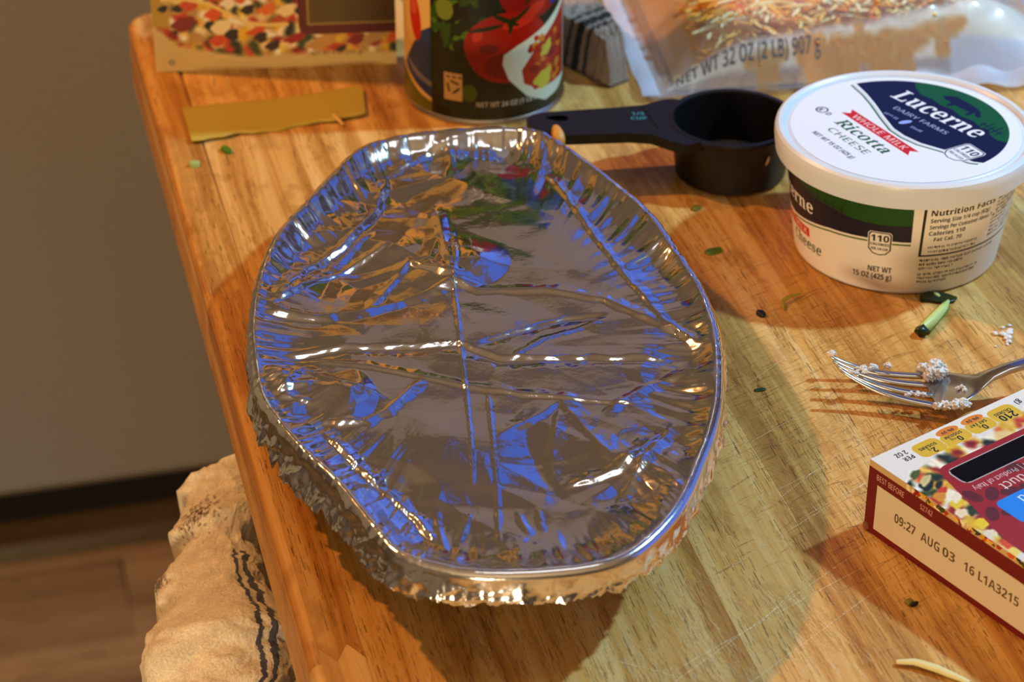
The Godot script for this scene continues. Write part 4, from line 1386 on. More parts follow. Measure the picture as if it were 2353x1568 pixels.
# ------------------------------------------------------------------ the can
func can() -> void:
	var t := thing("tomato_can", "tall labelled can with a ripe tomato picture, standing behind the foil dish", "can", Vector3(0.1705, TOP, 0.1435))
	var R := 0.041
	var H := 0.14
	var C := Print.new(self, 257.6, 136, 6.0, Color(0.035, 0.085, 0.02))
	var D := func(deg: float): return 128.8 + deg * 0.7156
	# leaves behind the tomatoes
	var r := RandomNumberGenerator.new()
	r.seed = 44
	for i in 110:
		var g := [Color(0.14, 0.28, 0.04), Color(0.27, 0.44, 0.09), Color(0.05, 0.12, 0.02), Color(0.42, 0.54, 0.16), Color(0.02, 0.06, 0.03)]
		C.disc(D.call(r.randf_range(-54, 20)), r.randf_range(44, 130), r.randf_range(3, 8), r.randf_range(2, 4), g[i % 5], r.randf() * PI, 0.15, i)
	for i in 30: C.disc(D.call(r.randf_range(-54, 20)), r.randf_range(4, 44), r.randf_range(3, 8), r.randf_range(2, 4), [Color(0.03, 0.07, 0.015), Color(0.06, 0.11, 0.02)][i % 2], r.randf() * PI, 0.15, i)
	C.disc(D.call(-24.0), 15.0, 4.0, 5.0, Color(0.28, 0.36, 0.04))
	C.disc(D.call(-42.0), 60.0, 5.0, 6.0, Color(0.45, 0.5, 0.16))
	C.soften(8.0)
	# left: cream panel with a red pepper and a blue bowl
	C.rect(D.call(-130.0), 0, D.call(-54.0), 136, Color(0.86, 0.7, 0.4))
	C.poly(PackedVector2Array([Vector2(D.call(-130.0), 20), Vector2(D.call(-90.0), 16), Vector2(D.call(-66.0), 8), Vector2(D.call(-54.0), 6), Vector2(D.call(-54.0), 0), Vector2(D.call(-130.0), 0)]), Color(0.36, 0.34, 0.06))
	C.poly(PackedVector2Array([Vector2(D.call(-90.0), 19), Vector2(D.call(-76.0), 32), Vector2(D.call(-63.0), 44), Vector2(D.call(-54.0), 48), Vector2(D.call(-54.0), 8), Vector2(D.call(-66.0), 11), Vector2(D.call(-80.0), 15)]), Color(0.07, 0.2, 0.42))
	C.poly(PackedVector2Array([Vector2(D.call(-84.0), 22), Vector2(D.call(-70.0), 17), Vector2(D.call(-54.0), 14), Vector2(D.call(-54.0), 17), Vector2(D.call(-70.0), 20.5), Vector2(D.call(-82.0), 24)]), Color(0.45, 0.45, 0.5))
	C.disc(D.call(-71.0), 50.0, 5.0, 13.0, Color(0.72, 0.06, 0.02), 0.15)
	C.disc(D.call(-73.0), 56.0, 3.2, 5.0, Color(0.78, 0.3, 0.2), 0.15)
	# the tomatoes
	var red := Color(0.58, 0.05, 0.01)
	C.disc(D.call(26.0), 70.0, 21.0, 17.0, Color(0.5, 0.035, 0.01))
	C.disc(D.call(4.0), 40.0, 22.6, 19.6, red, 0.0, 0.015)
	C.disc(D.call(8.0), 30.0, 15.0, 8.0, Color(0.44, 0.025, 0.005))
	C.disc(D.call(-10.0), 40.0, 5.0, 2.6, Color(0.4, 0.02, 0.005))
	C.disc(D.call(12.0), 53.0, 9.0, 3.0, Color(0.72, 0.16, 0.07), 0.2)
	C.disc(D.call(-18.0), 47.0, 2.4, 3.4, Color(0.74, 0.2, 0.1), -0.5)
	C.disc(D.call(22.0), 57.5, 10.0, 3.2, Color(0.68, 0.14, 0.07), 0.3)
	C.soften(3.0)
	for v in [[-12, 51, 9.0, 1.2, 0.2], [2, 55, 8.0, 1.4, -0.5], [12, 56, 8.0, 1.2, 0.6], [6, 52, 5.0, 1.2, 1.4], [22, 66, 6.0, 1.0, 0.8]]:
		C.disc(D.call(float(v[0])), v[1], v[2], v[3], Color(0.09, 0.14, 0.02), v[4])
	# spoon of diced tomatoes
	var pl := PackedVector2Array([Vector2(D.call(66.0), 58), Vector2(D.call(56.0), 55), Vector2(D.call(34.0), 47), Vector2(D.call(10.0), 40), Vector2(D.call(0.5), 36), Vector2(D.call(-0.5), 31), Vector2(D.call(4.0), 22), Vector2(D.call(18.0), 11), Vector2(D.call(36.0), 4.5), Vector2(D.call(52.0), 6), Vector2(D.call(66.0), 10)])
	C.poly(pl, Color(0.78, 0.84, 0.76))
	C.poly(PackedVector2Array([Vector2(D.call(64.0), 55), Vector2(D.call(46.0), 46), Vector2(D.call(28.0), 38), Vector2(D.call(14.0), 26), Vector2(D.call(16.0), 18), Vector2(D.call(30.0), 12.5), Vector2(D.call(64.0), 12.5)]), Color(0.62, 0.12, 0.02))
	for i in 60: C.disc(D.call(r.randf_range(22, 60)), r.randf_range(14, 42), r.randf_range(1.5, 3.0), r.randf_range(1.2, 2.4), [Color(0.7, 0.2, 0.04), Color(0.5, 0.06, 0.01), Color(0.78, 0.5, 0.12), Color(0.66, 0.1, 0.02)][i % 4], r.randf() * PI, 0.1, i)
	C.disc(D.call(34.0), 17.5, 6.5, 5.0, Color(0.75, 0.72, 0.22), 0.3, 0.12)
	C.disc(D.call(37.0), 34.0, 5.0, 3.0, Color(0.78, 0.74, 0.25), 0.8, 0.1)
	C.soften(2.6)
	C.rect(D.call(41.0), 57, D.call(60.0), 136, Color(0.05, 0.12, 0.55))
	# recycling panel and the weight line
	C.rect(D.call(-43.0), 10.0, D.call(-29.0), 25.4, Color(0.84, 0.68, 0.44))
	for i in 3:
		var a := TAU * i / 3.0 + 0.5
		C.line(Vector2(D.call(-36.0), 17.6) + Vector2(cos(a), sin(a)) * 3.6, Vector2(D.call(-36.0), 17.6) + Vector2(cos(a + 1.5), sin(a + 1.5)) * 3.6, 1.2, Color(0.15, 0.12, 0.05))
	for i in 3: C.line(Vector2(D.call(-41.0) + i * 3.2, 23.2), Vector2(D.call(-41.0) + i * 3.2 + 1.8, 23.2), 1.0, Color(0.15, 0.12, 0.05))
	C.text("NET WT 24 OZ (1 LB 8 OZ)", D.call(-19.0), 7.4, 2.8, Color(0.8, 0.8, 0.76), {"bold": true, "fit": 39.0})
	part("label", lathe([Vector2(R, 0.003), Vector2(R, H - 0.003)], 128, -PI, PI), mat(Color(1, 1, 1), 0.32, 0.0, C.tex()), t)
	var tin := mat(lin(0.55, 0.5, 0.4), 0.28, 1.0)
	part("body", lathe([Vector2(0.001, 0.0012), Vector2(R - 0.0035, 0.0012), Vector2(R - 0.0025, 0.0002), Vector2(R + 0.0006, 0.0002), Vector2(R + 0.0009, 0.0012), Vector2(R + 0.0004, 0.0026), Vector2(R - 0.0003, 0.0032), Vector2(R - 0.0003, H - 0.0032), Vector2(R + 0.0004, H - 0.0026), Vector2(R + 0.0009, H - 0.001), Vector2(R + 0.0004, H), Vector2(R - 0.0015, H), Vector2(R - 0.0025, H - 0.0035), Vector2(R - 0.008, H - 0.004), Vector2(R - 0.009, H - 0.003), Vector2(0.001, H - 0.003)], 96), tin, t)

# ------------------------------------------------------------------ the measuring cup
func cup() -> void:
	var t := thing("measuring_cup", "black plastic measuring cup with a flat handle between can and tub", "measuring cup", Vector3(0.2654, TOP, 0.2615))
	var pl := mat(Color(0.022, 0.022, 0.025), 0.42)
	part("bowl", lathe([Vector2(0.001, 0.0002), Vector2(0.0245, 0.0002), Vector2(0.0268, 0.0018), Vector2(0.0296, 0.0270), Vector2(0.0312, 0.0278), Vector2(0.0316, 0.0290), Vector2(0.0312, 0.0300), Vector2(0.0290, 0.0302), Vector2(0.0282, 0.0290), Vector2(0.0256, 0.0045), Vector2(0.0235, 0.0026), Vector2(0.001, 0.0022)], 72), pl, t)
	# handle: outline in the local x, z plane, with a teardrop hole
	var o := Vector2(0.2654, 0.2615)
	var along := [Vector2(0.2474, 0.2372), Vector2(0.2430, 0.2345), Vector2(0.2385, 0.2345), Vector2(0.2275, 0.2378), Vector2(0.2150, 0.2372), Vector2(0.1955, 0.2352), Vector2(0.1800, 0.2336), Vector2(0.1728, 0.2346), Vector2(0.1685, 0.2385), Vector2(0.1676, 0.2440), Vector2(0.1700, 0.2510), Vector2(0.1745, 0.2570), Vector2(0.1810, 0.2596), Vector2(0.1960, 0.2622), Vector2(0.2120, 0.2650), Vector2(0.2220, 0.2690), Vector2(0.2300, 0.2790), Vector2(0.2350, 0.2835), Vector2(0.2434, 0.2822), Vector2(0.2380, 0.2740), Vector2(0.2358, 0.2650), Vector2(0.2362, 0.2540), Vector2(0.2395, 0.2455)]
	var poly := PackedVector2Array()
	for p in along: poly.append(p - o)
	var hole := PackedVector2Array()
	for i in 20:
		var a := TAU * i / 20.0
		var q := Vector2(cos(a) * 0.0058, sin(a) * 0.0030 * (1.0 + 0.35 * cos(a)))
		hole.append(Vector2(0.1830, 0.2412) + q.rotated(0.35) - o)
	var csg := CSGPolygon3D.new()
	csg.name = "handle"
	var up := PackedVector2Array()
	for p in poly: up.append(Vector2(p.x, -p.y))
	csg.polygon = up
	csg.depth = 0.0052
	csg.rotation.x = -PI / 2
	csg.position = Vector3(0, 0.0298, 0)
	csg.material = pl
	var hc := CSGPolygon3D.new()
	hc.operation = CSGShape3D.OPERATION_SUBTRACTION
	var hp := PackedVector2Array()
	for p in hole: hp.append(Vector2(p.x, -p.y))
	hc.polygon = hp
	hc.depth = 0.02
	hc.position = Vector3(0, 0, 0.0172)
	hc.material = pl
	hc.name = "hole"
	csg.add_child(hc)
	t.add_child(csg)
	var teal := mat(Color(0.2, 0.52, 0.55), 0.5)
	var tm := TextMesh.new()
	var f := SystemFont.new()
	f.font_names = PackedStringArray([FONT_SANS])
	f.font_weight = 700
	tm.font = f
	tm.text = "1/3\nCUP"
	tm.font_size = 32
	tm.pixel_size = 0.00013
	tm.depth = 0.0002
	var mk := part("marking", tm, teal, t, Vector3(0.2215 - o.x, 0.0299, 0.2490 - o.y))
	mk.rotation = Vector3(-PI / 2, deg_to_rad(-12.0), 0)
	part("ridge", box(0.0010, 0.0006, 0.022, 0.0002), pl, t, Vector3(0.2272 - o.x, 0.0297, 0.2515 - o.y))

# ------------------------------------------------------------------ the bag of shredded cheese
func bag_pt(a: float, b: float) -> Vector3:
	# a across from the left seam, b away from the near edge; metres
	var ta := smoothstep(0.010, 0.055, a) * smoothstep(0.222, 0.165, a)
	var tb := smoothstep(0.0, 0.030, b) * smoothstep(0.27, 0.20, b)
	var w := noise_bag.get_noise_2d(a * 60.0, b * 60.0)
	var h := 0.0035 + 0.036 * sqrt(maxf(0.0, ta * tb)) + 0.0016 * w * (0.3 + ta * tb)
	if a > 0.17: h += 0.006 * smoothstep(0.17, 0.225, a)
	return Vector3(a, h, -b)

var noise_bag: FastNoiseLite

func cheese_bag() -> void:
	noise_bag = noise(61, 1.0, 3)
	var t := thing("cheese_bag", "clear plastic bag of shredded cheese with a white printed band, behind the tub", "bag", Vector3(0.250, TOP, 0.1790), deg_to_rad(-6.5))
	var clear := mat(Color(0.97, 0.97, 1.0, 0.10), 0.12)
	clear.transparency = BaseMaterial3D.TRANSPARENCY_ALPHA
	var A := 0.225
	var B := 0.27
	# the print: white veil with a window in it
	var T := Print.new(self, 225, 270, 3.4, Color(0.9, 0.9, 0.92, 0.34))
	var veil := Color(0.93, 0.90, 0.84, 0.80)
	T.rect(0, 0, 225, 270, Color(0.86, 0.86, 0.9, 0.26))
	T.poly(PackedVector2Array([Vector2(10, 5), Vector2(225, 5), Vector2(225, 42), Vector2(160, 21.5), Vector2(120, 16.5), Vector2(26, 11), Vector2(10, 8)]), veil)
	for v in [[62, 6, 10, 5], [86, 6, 7, 10], [100, 7, 16, 7], [128, 7, 20, 8], [112, 17, 4, 5], [158, 12, 10, 6]]: T.disc(v[0], v[1], v[2], v[3], Color(0.85, 0.62, 0.28, 0.72), 0.1, 0.25)
	T.rect(0, 0, 6, 270, Color(0.92, 0.92, 0.95, 0.42))
	T.rect(160, 0, 225, 11, Color(0.82, 0.86, 0.95, 0.72))
	T.poly(PackedVector2Array([Vector2(24, 12), Vector2(120, 18), Vector2(160, 23), Vector2(158, 200), Vector2(30, 200)]), Color(0.95, 0.92, 0.85, 0.0))
	var ink := Color(0.09, 0.10, 0.2, 0.92)
	T.soften(12.0)
	T.text("NET WT 32 OZ (2 LB) 907 g", 15.0, 6.0, 5.0, ink, {"fit": 76.0, "rot": 2.0, "bold": true, "slant": 0.1})
	var bl := Color(0.05, 0.08, 0.32, 0.95)
	for i in 4:
		var x := 147.0 + i * 15.0
		T.round_rect(x - 6.6, 33 + i * 1.5, x + 6.6, 72, 3, Color(0.35, 0.38, 0.5, 0.9))
		T.round_rect(x - 6.0, 33.6 + i * 1.5, x + 6.0, 71, 3, Color(0.9, 0.9, 0.92, 0.85))
		T.text(["110", "5g", "170mg", "0g"][i], x, 44 + i * 1.5, 5.0, bl, {"bold": true, "align": 1, "fit": 9.0})
		if i == 1 or i == 2: T.disc(x, 37 + i * 1.5, 5.4, 2.8, bl)
		else: T.rect(x - 5, 41.0 + i * 1.5, x + 5, 42.4 + i * 1.5, bl)
	var print_mat := mat(Color(1, 1, 1), 0.45, 0.0, T.tex())
	print_mat.transparency = BaseMaterial3D.TRANSPARENCY_ALPHA
	var f := func(u: float, v: float): return bag_pt(u * A, v * B)
	var film := part("film", sheet(110, 120, f, Vector3.UP), clear, t)
	part("print", sheet(110, 120, func(u: float, v: float): return bag_pt(u * A, (1.0 - v) * B) - Vector3(0, 0.0005, 0), Vector3.UP), print_mat, t)
	part("back_film", sheet(30, 30, func(u: float, v: float): return Vector3(u * A, 0.0012 + 0.004 * smoothstep(0.0, 0.1, minf(minf(u, 1 - u), minf(v, 1 - v))) * 0.0, -v * B), Vector3.DOWN), clear, t)
	# heat-sealed seams
	var seam := mat(Color(0.86, 0.88, 0.94, 0.62), 0.22)
	seam.transparency = BaseMaterial3D.TRANSPARENCY_ALPHA
	seam.roughness = 0.3
	part("seam", sheet(10, 90, func(u: float, v: float): return bag_pt(lerpf(-0.004, 0.005, u), v * B) + Vector3(0, 0.0006 + 0.0012 * sin(v * 40.0) * (1.0 - u), 0), Vector3.UP), seam, t)
	part("seam", sheet(60, 12, func(u: float, v: float): return Vector3(lerpf(0.135, 0.245, u), 0.004 + 0.013 * v * (0.3 + 0.7 * u) + 0.0016 * sin(u * 22.0), lerpf(0.012, -0.012 - 0.018 * u, v)), Vector3.UP), seam, t)
	# the shreds inside: a packed body and a few thousand loose curls on it
	var c := thing("shredded_cheese", "orange and white shredded cheese packed inside the clear bag", "cheese", t.position, t.rotation.y, "", "stuff")
	var body := mat(lin(0.85, 0.53, 0.12), 0.6)
	var bm := sheet(70, 80, func(u: float, v: float): return _heap(u, v, A, B), Vector3.UP)
	part("packed_cheese", bm, body, c)
	var curl := tube([Vector3(-0.011, 0, 0.0012), Vector3(-0.006, 0.0008, -0.0006), Vector3(0, 0.001, -0.0012), Vector3(0.006, 0.0006, -0.0003), Vector3(0.011, 0, 0.0016)], [0.0009, 0.0012, 0.0013, 0.0012, 0.0008], 6, 0.7)
	var mm := MultiMesh.new()
	mm.transform_format = MultiMesh.TRANSFORM_3D
	mm.use_colors = true
	mm.mesh = curl
	mm.instance_count = 2600
	var r := RandomNumberGenerator.new()
	r.seed = 77
	for i in 2600:
		var u := r.randf_range(0.10, 0.82)
		var v := r.randf_range(0.035, 0.85)
		var p := _heap(u, v, A, B)
		p.y += r.randf_range(-0.0004, 0.0007)
		var bs := Basis.from_euler(Vector3(r.randfn(0, 0.16), r.randf() * TAU, r.randfn(0, 0.16))) * Basis.from_scale(Vector3.ONE * r.randf_range(0.7, 1.15))
		mm.set_instance_transform(i, Transform3D(bs, p))
		mm.set_instance_color(i, [Color(0.95, 0.66, 0.18), Color(0.97, 0.9, 0.6), Color(0.92, 0.57, 0.1), Color(1.0, 0.96, 0.76), Color(0.96, 0.74, 0.28)][r.randi() % 5])
	var sm := mat(Color(1, 1, 1), 0.5)
	sm.vertex_color_use_as_albedo = true
	sm.vertex_color_is_srgb = true
	var mi := MultiMeshInstance3D.new()
	mi.name = "cheese_curls"
	mi.multimesh = mm
	mi.material_override = sm
	c.add_child(mi)
	mi.set_meta("kind", "stuff")

func _heap(u: float, v: float, A: float, B: float) -> Vector3:
	var p := bag_pt(lerpf(0.016, 0.200, u), lerpf(0.008, 0.25, v))
	var e := minf(minf(u, 1.0 - u) * 8.0, minf(v, 1.0 - v) * 10.0)
	p.y = lerpf(0.0022, maxf(0.0022, p.y - 0.0042), clampf(e, 0.0, 1.0))
	return p

# ------------------------------------------------------------------ towels
func towel_tex(w: int, h: int, s: int, base: Color, stripes: Array, spots: Array, lengthwise := []) -> ImageTexture:
	var im := Image.create(w, h, false, Image.FORMAT_RGB8)
	var n := noise(s, 0.03, 3)
	var n2 := noise(s + 1, 0.4, 2)
	for y in h:
		for x in w:
			var k := 1.0 + 0.10 * n.get_noise_2d(x, y) + 0.16 * n2.get_noise_2d(x, y)
			im.set_pixel(x, y, Color(base.r * k, base.g * k, base.b * k))
	for st in stripes:
		for x in w:
			var y0 := int(st[0] * h + 2.0 * n2.get_noise_2d(x * 0.3, 7.0))
			for y in range(y0, y0 + int(st[1] * h)):
				if y >= 0 and y < h: im.set_pixel(x, y, im.get_pixel(x, y).lerp(st[2], 0.88))
	for st in lengthwise:
		for y in range(int(h * 0.18), h):
			var x0 := int(st[0] * w + 2.0 * n2.get_noise_2d(y * 0.3, 7.0))
			for x in range(x0, x0 + int(st[1] * w)): im.set_pixel(x, y, im.get_pixel(x, y).lerp(st[2], 0.8))
	var r := RandomNumberGenerator.new()
	r.seed = s
	for sp in spots:
		for i in 260:
			var x := int((sp[0] + r.randfn(0, sp[2])) * w)
			var y := int((sp[1] + r.randfn(0, sp[2] * 0.6)) * h)
			for dx in 3:
				for dy in 3:
					if x + dx > 0 and y + dy > 0 and x + dx < w and y + dy < h: im.set_pixel(x + dx, y + dy, im.get_pixel(x + dx, y + dy).lerp(sp[3], 0.3))
	return ImageTexture.create_from_image(im)

func terry(tex: Texture2D) -> StandardMaterial3D:
	var m := mat(Color(1, 1, 1), 0.95, 0.0, tex)
	m.rim_enabled = true
	m.rim = 0.3
	m.heightmap_enabled = true
	var nt := NoiseTexture2D.new()
	nt.width = 512
	nt.height = 512
	nt.seamless = true
	nt.noise = noise(71, 0.12, 3)
	m.heightmap_texture = nt
	m.heightmap_scale = 0.05
	m.uv1_scale = Vector3(1, 1, 1)
	return m

func towels() -> void:
	# hanging over the rail on the counter's left side
	var blue := Color(0.16, 0.2, 0.33)
	var brown := Color(0.16, 0.09, 0.03)
	var tex := towel_tex(512, 768, 81, Color(0.90, 0.87, 0.78), [], [[0.58, 0.10, 0.03, brown], [0.66, 0.19, 0.02, brown], [0.72, 0.27, 0.018, brown], [0.62, 0.42, 0.012, brown], [0.40, 0.05, 0.03, Color(0.4, 0.22, 0.06)]], [[0.455, 0.010, blue], [0.425, 0.016, blue]])
	var m := terry(tex)
	var n := noise(83, 1.0, 3)
	var f := func(u: float, v: float):
		# v runs along the rail; u over it from the inner hem to the outer hem
		var z := lerpf(0.336, 0.70, v)
		var grow := smoothstep(0.0, 0.22, v)
		var fold := sin(v * 21.0 + 0.6) * 0.5 + sin(v * 9.0 + 2.0) * 0.5
		var r := 0.017 + 0.007 * grow + 0.003 * fold + 0.008 * exp(-pow((z - 0.458) / 0.024, 2.0)) - 0.012 * exp(-pow((z - 0.506) / 0.012, 2.0)) - 0.006 * exp(-pow((z - 0.386) / 0.008, 2.0)) + 0.004 * n.get_noise_2d(u * 4.0, v * 12.0)
		var s := (u - 0.5) * 2.0
		var top := -0.088 + r * 0.62
		var x := lerpf(0.006, -0.013, grow)
		var y := top
		var q := absf(s)
		if q < 0.4:
			var a := q / 0.4 * PI / 2
			x += signf(s) * r * sin(a) * (1.25 if s > 0 else 1.0)
			y = top - r * 0.8 * (1.0 - cos(a))
		else:
			var g := (q - 0.4) / 0.6
			x += signf(s) * r * (1.25 if s > 0 else 1.0) * (1.0 - 0.25 * g) + 0.006 * sin(v * 30.0 + s * 2.0) * g
			y = top - r * 0.8 - g * (0.34 if s > 0 else 0.26)
		x += 0.002 * n.get_noise_2d(u * 20.0 + 4.0, v * 30.0)
		y += 0.002 * n.get_noise_2d(u * 24.0, v * 36.0 + 9.0) + 0.002 * sin(v * 55.0 + u * 3.0)
		return Vector3(2.0 * lerpf(0.006, -0.013, grow) - x, y, z)
	var t := thing("kitchen_towel", "stained cream terry towel with blue stripes, draped over the rail below the counter's left edge", "towel", Vector3(0, TOP, 0))
	part("cloth", sheet(70, 200, f, Vector3.UP), m, t)
	# folded on the counter behind the can
	var black := Color(0.05, 0.05, 0.06)
	var tx2 := towel_tex(512, 512, 87, Color(0.66, 0.58, 0.52), [[0.115, 0.02, Color(0.22, 0.21, 0.21)], [0.150, 0.034, black], [0.208, 0.022, Color(0.22, 0.21, 0.2)]], [])
	var m2 := terry(tx2)
	# a wedge of it shows: t runs back from the near corner along the left hem, w across towards the bag
	var ea := Vector2(0.4392, 0.8984)
	var eb := Vector2(0.8984, -0.4392)
	var k := Vector2(0.2425, 0.1545)
	var g := func(u: float, v: float):
		var tt := v * 0.17
		var e0 := k - ea * tt
		var wide := maxf(0.003, (0.2455 + 0.113 * (0.17 - e0.y) - e0.x) / 0.8984) * 0.86
		var q := e0 - eb * 0.009 * (1.0 - u) + eb * wide * u + eb * 0.0025 * n.get_noise_1d(tt * 200.0) * (1.0 - u)
		var e := smoothstep(0.0, 0.22, u) * smoothstep(1.0, 0.9, u) * smoothstep(0.0, 0.05, v)
		var h := 0.0018 + pow(e, 0.6) * (0.021 + 0.003 * sin(tt * 60.0) + 0.002 * n.get_noise_2d(u * 6.0, v * 20.0))
		return Vector3(q.x - 0.225, h, q.y - 0.10)
	var t2 := thing("folded_towel", "folded pale terry towel with black stripes between the can and the cheese bag", "towel", Vector3(0.225, TOP, 0.10))
	part("cloth", sheet(60, 110, g, Vector3.UP), m2, t2)
	part("underside", sheet(20, 30, func(u: float, v: float): var p: Vector3 = g.call(u, v); return Vector3(p.x, 0.0008, p.z), Vector3.DOWN), m2, t2)

# ------------------------------------------------------------------ the fork and what clings to it
func fork() -> void:
	var o := Vector3(0.288, 0, 0.478)
	var t := thing("dinner_fork", "steel dinner fork with ricotta on its tines, lying beside the pasta box", "fork", Vector3(o.x, TOP, o.z))
	var tips := [Vector3(0.2470, 0.0100, 0.4465), Vector3(0.2458, 0.0120, 0.4530), Vector3(0.2446, 0.0140, 0.4598), Vector3(0.2436, 0.0160, 0.4668)]
	var roots := [Vector3(0.2835, 0.0042, 0.4625), Vector3(0.2818, 0.0048, 0.4705), Vector3(0.2798, 0.0055, 0.4790), Vector3(0.2778, 0.0064, 0.4878)]
	for i in 4:
		var pts := []
		var rad := []
		for k in 13:
			var s := k / 12.0
			var p: Vector3 = (tips[i] as Vector3).lerp(roots[i], s)
			p.y -= 0.0036 * sin(PI * s) * (1.0 - 0.3 * s)
			pts.append(p - o)
			rad.append(lerpf(0.0011, 0.0019, smoothstep(0.0, 0.6, s)))
		part("tine", tube(pts, rad, 12, 0.62), M.steel, t)
	# head and handle: cross sections from the roots to beyond the frame
	var secs := []
	# centre, half width, thickness
	for q in [[Vector3(0.2800, 0.0050, 0.4755), 0.0138], [Vector3(0.2850, 0.0050, 0.4772), 0.0136], [Vector3(0.2905, 0.0060, 0.4785), 0.0122], [Vector3(0.2955, 0.0078, 0.4795), 0.0088], [Vector3(0.3000, 0.0100, 0.4800), 0.0054], [Vector3(0.3050, 0.0124, 0.4802), 0.0039], [Vector3(0.3120, 0.0146, 0.4803), 0.0034], [Vector3(0.3230, 0.0162, 0.4802), 0.0036], [Vector3(0.3500, 0.0150, 0.4800), 0.0044], [Vector3(0.3900, 0.0095, 0.4796), 0.0062], [Vector3(0.4200, 0.0040, 0.4792), 0.0084], [Vector3(0.4380, 0.0024, 0.4790), 0.0074], [Vector3(0.4430, 0.0024, 0.4790), 0.0030]]:
		secs.append(q)
	var across := Vector3(-0.20, 0.06, 0.975).normalized()
	var P := PackedVector3Array()
	var uv := PackedVector2Array()
	var nn := 20
	for j in secs.size():
		var c: Vector3 = secs[j][0]
		var w: float = secs[j][1]
		var th := 0.0013 if j < 5 else 0.0018
		var ac := across.lerp(Vector3(0, 0, 1), clampf(j / 6.0, 0, 1)).normalized()
		for i in nn:
			var a := TAU * i / nn
			var x := cos(a) * w
			var dish_y := 0.0022 * (x * x) / (0.0138 * 0.0138) if j < 4 else 0.0
			P.append(c - o + ac * x + Vector3(0, sin(a) * th * (1.0 if j > 3 else 0.8) + dish_y, 0))
			uv.append(Vector2(float(i) / nn, j / 12.0))
	var idx := grid_idx(nn, secs.size(), true)
	for e in 2:
		var b := 0 if e == 0 else (secs.size() - 1) * nn
		P.append((secs[0][0] if e == 0 else secs[secs.size() - 1][0]) - o)
		uv.append(Vector2.ZERO)
		for i in nn:
			if e == 0: idx.append_array([P.size() - 1, b + (i + 1) % nn, b + i])
			else: idx.append_array([P.size() - 1, b + i, b + (i + 1) % nn])
	part("handle", mesh_of(P, idx, uv), M.steel, t)
	var rc := mat(lin(0.84, 0.80, 0.74), 0.7)
	rc.subsurf_scatter_enabled = true
	rc.subsurf_scatter_strength = 0.08
	var clump := func(label: String, list: Array, s: int):
		var c0: Vector3 = list[0][0]
		var L := []
		for q in list: L.append([(q[0] as Vector3) - c0, q[1]])
		single("ricotta_clump", lumps(L, s, 0.75, 18, 12), rc, label, "ricotta", c0 + Vector3(0, TOP, 0), 0.0, "ricotta left on the fork")
	var r := RandomNumberGenerator.new()
	r.seed = 5
	var heap := func(c: Vector3, d: Vector3, n: int, sz: float) -> Array:
		var out := []
		for i in n:
			var q := c + Vector3(r.randf_range(-1, 1) * d.x, r.randf_range(0, 1) * d.y, r.randf_range(-1, 1) * d.z)
			var s := sz * r.randf_range(0.6, 1.25)
			out.append([q, Vector3(s, s * 0.75, s)])
		return out
	clump.call("largest white ricotta clump at the roots of the upper fork tines", heap.call(Vector3(0.2858, 0.0076, 0.4660), Vector3(0.0055, 0.003, 0.0040), 18, 0.0019), 1)
	clump.call("white ricotta clump hanging off the near shoulder of the fork", heap.call(Vector3(0.2838, 0.0072, 0.4905), Vector3(0.0075, 0.0012, 0.0014), 16, 0.0016), 2)
	clump.call("small ricotta smear on the tip of the uppermost tine", heap.call(Vector3(0.2476, 0.0108, 0.4467), Vector3(0.0012, 0.0008, 0.0008), 5, 0.0012), 3)
	clump.call("thin ricotta smear along the middle of the upper tine", heap.call(Vector3(0.2665, 0.0078, 0.4562), Vector3(0.0040, 0.0008, 0.0010), 9, 0.0010), 4)
	clump.call("ricotta flakes on the second tine near its tip", heap.call(Vector3(0.2580, 0.0094, 0.4580), Vector3(0.0035, 0.0006, 0.0010), 8, 0.0010), 6)
	clump.call("ricotta flakes on the two lowest tines near their tips", heap.call(Vector3(0.2520, 0.0120, 0.4630), Vector3(0.0042, 0.0006, 0.0018), 10, 0.0010), 7)
	clump.call("ricotta scraps between the tines near their roots", heap.call(Vector3(0.2725, 0.0070, 0.4790), Vector3(0.0045, 0.0006, 0.0016), 8, 0.0010), 8)
	clump.call("tiny ricotta bits on the flat of the fork's neck", heap.call(Vector3(0.2915, 0.0080, 0.4815), Vector3(0.0026, 0.0006, 0.0020), 7, 0.0008), 9)

# ------------------------------------------------------------------ scraps of vegetable, cheese and pasta
func chip(poly: Array, h: float, warp := 0.0) -> ArrayMesh:
	var p := PackedVector2Array()
	for q in poly: p.append(q)
	var b := PackedFloat32Array()
	for q in poly: b.append(minf(0.0005, h * 0.3))
	return slab(p, h, b, func(v: Vector3): return Vector2(v.x, v.z) * 20.0)

func curl_piece(label: String, pts: Array, r: float, m: Material, cat: String, group := "") -> void:
	var c: Vector3 = pts[0]
	var L := []
	var R := []
	var cv := Curve3D.new()
	for q in pts: cv.add_point((q as Vector3) - c)
	for i in pts.size():
		var d: Vector3 = ((pts[mini(i + 1, pts.size() - 1)] as Vector3) - (pts[maxi(i - 1, 0)] as Vector3)) / 6.0
		cv.set_point_in(i, -d)
		cv.set_point_out(i, d)
	var n := 14
	for i in n:
		L.append(cv.sample_baked(cv.get_baked_length() * i / (n - 1)))
		R.append(r * (0.55 + 0.45 * sin(PI * i / (n - 1))))
	single("cheese_shred" if cat == "cheese" else "zucchini_shred", tube(L, R, 8, 0.7), m, label, cat, c + Vector3(0, TOP, 0), 0.0, group)

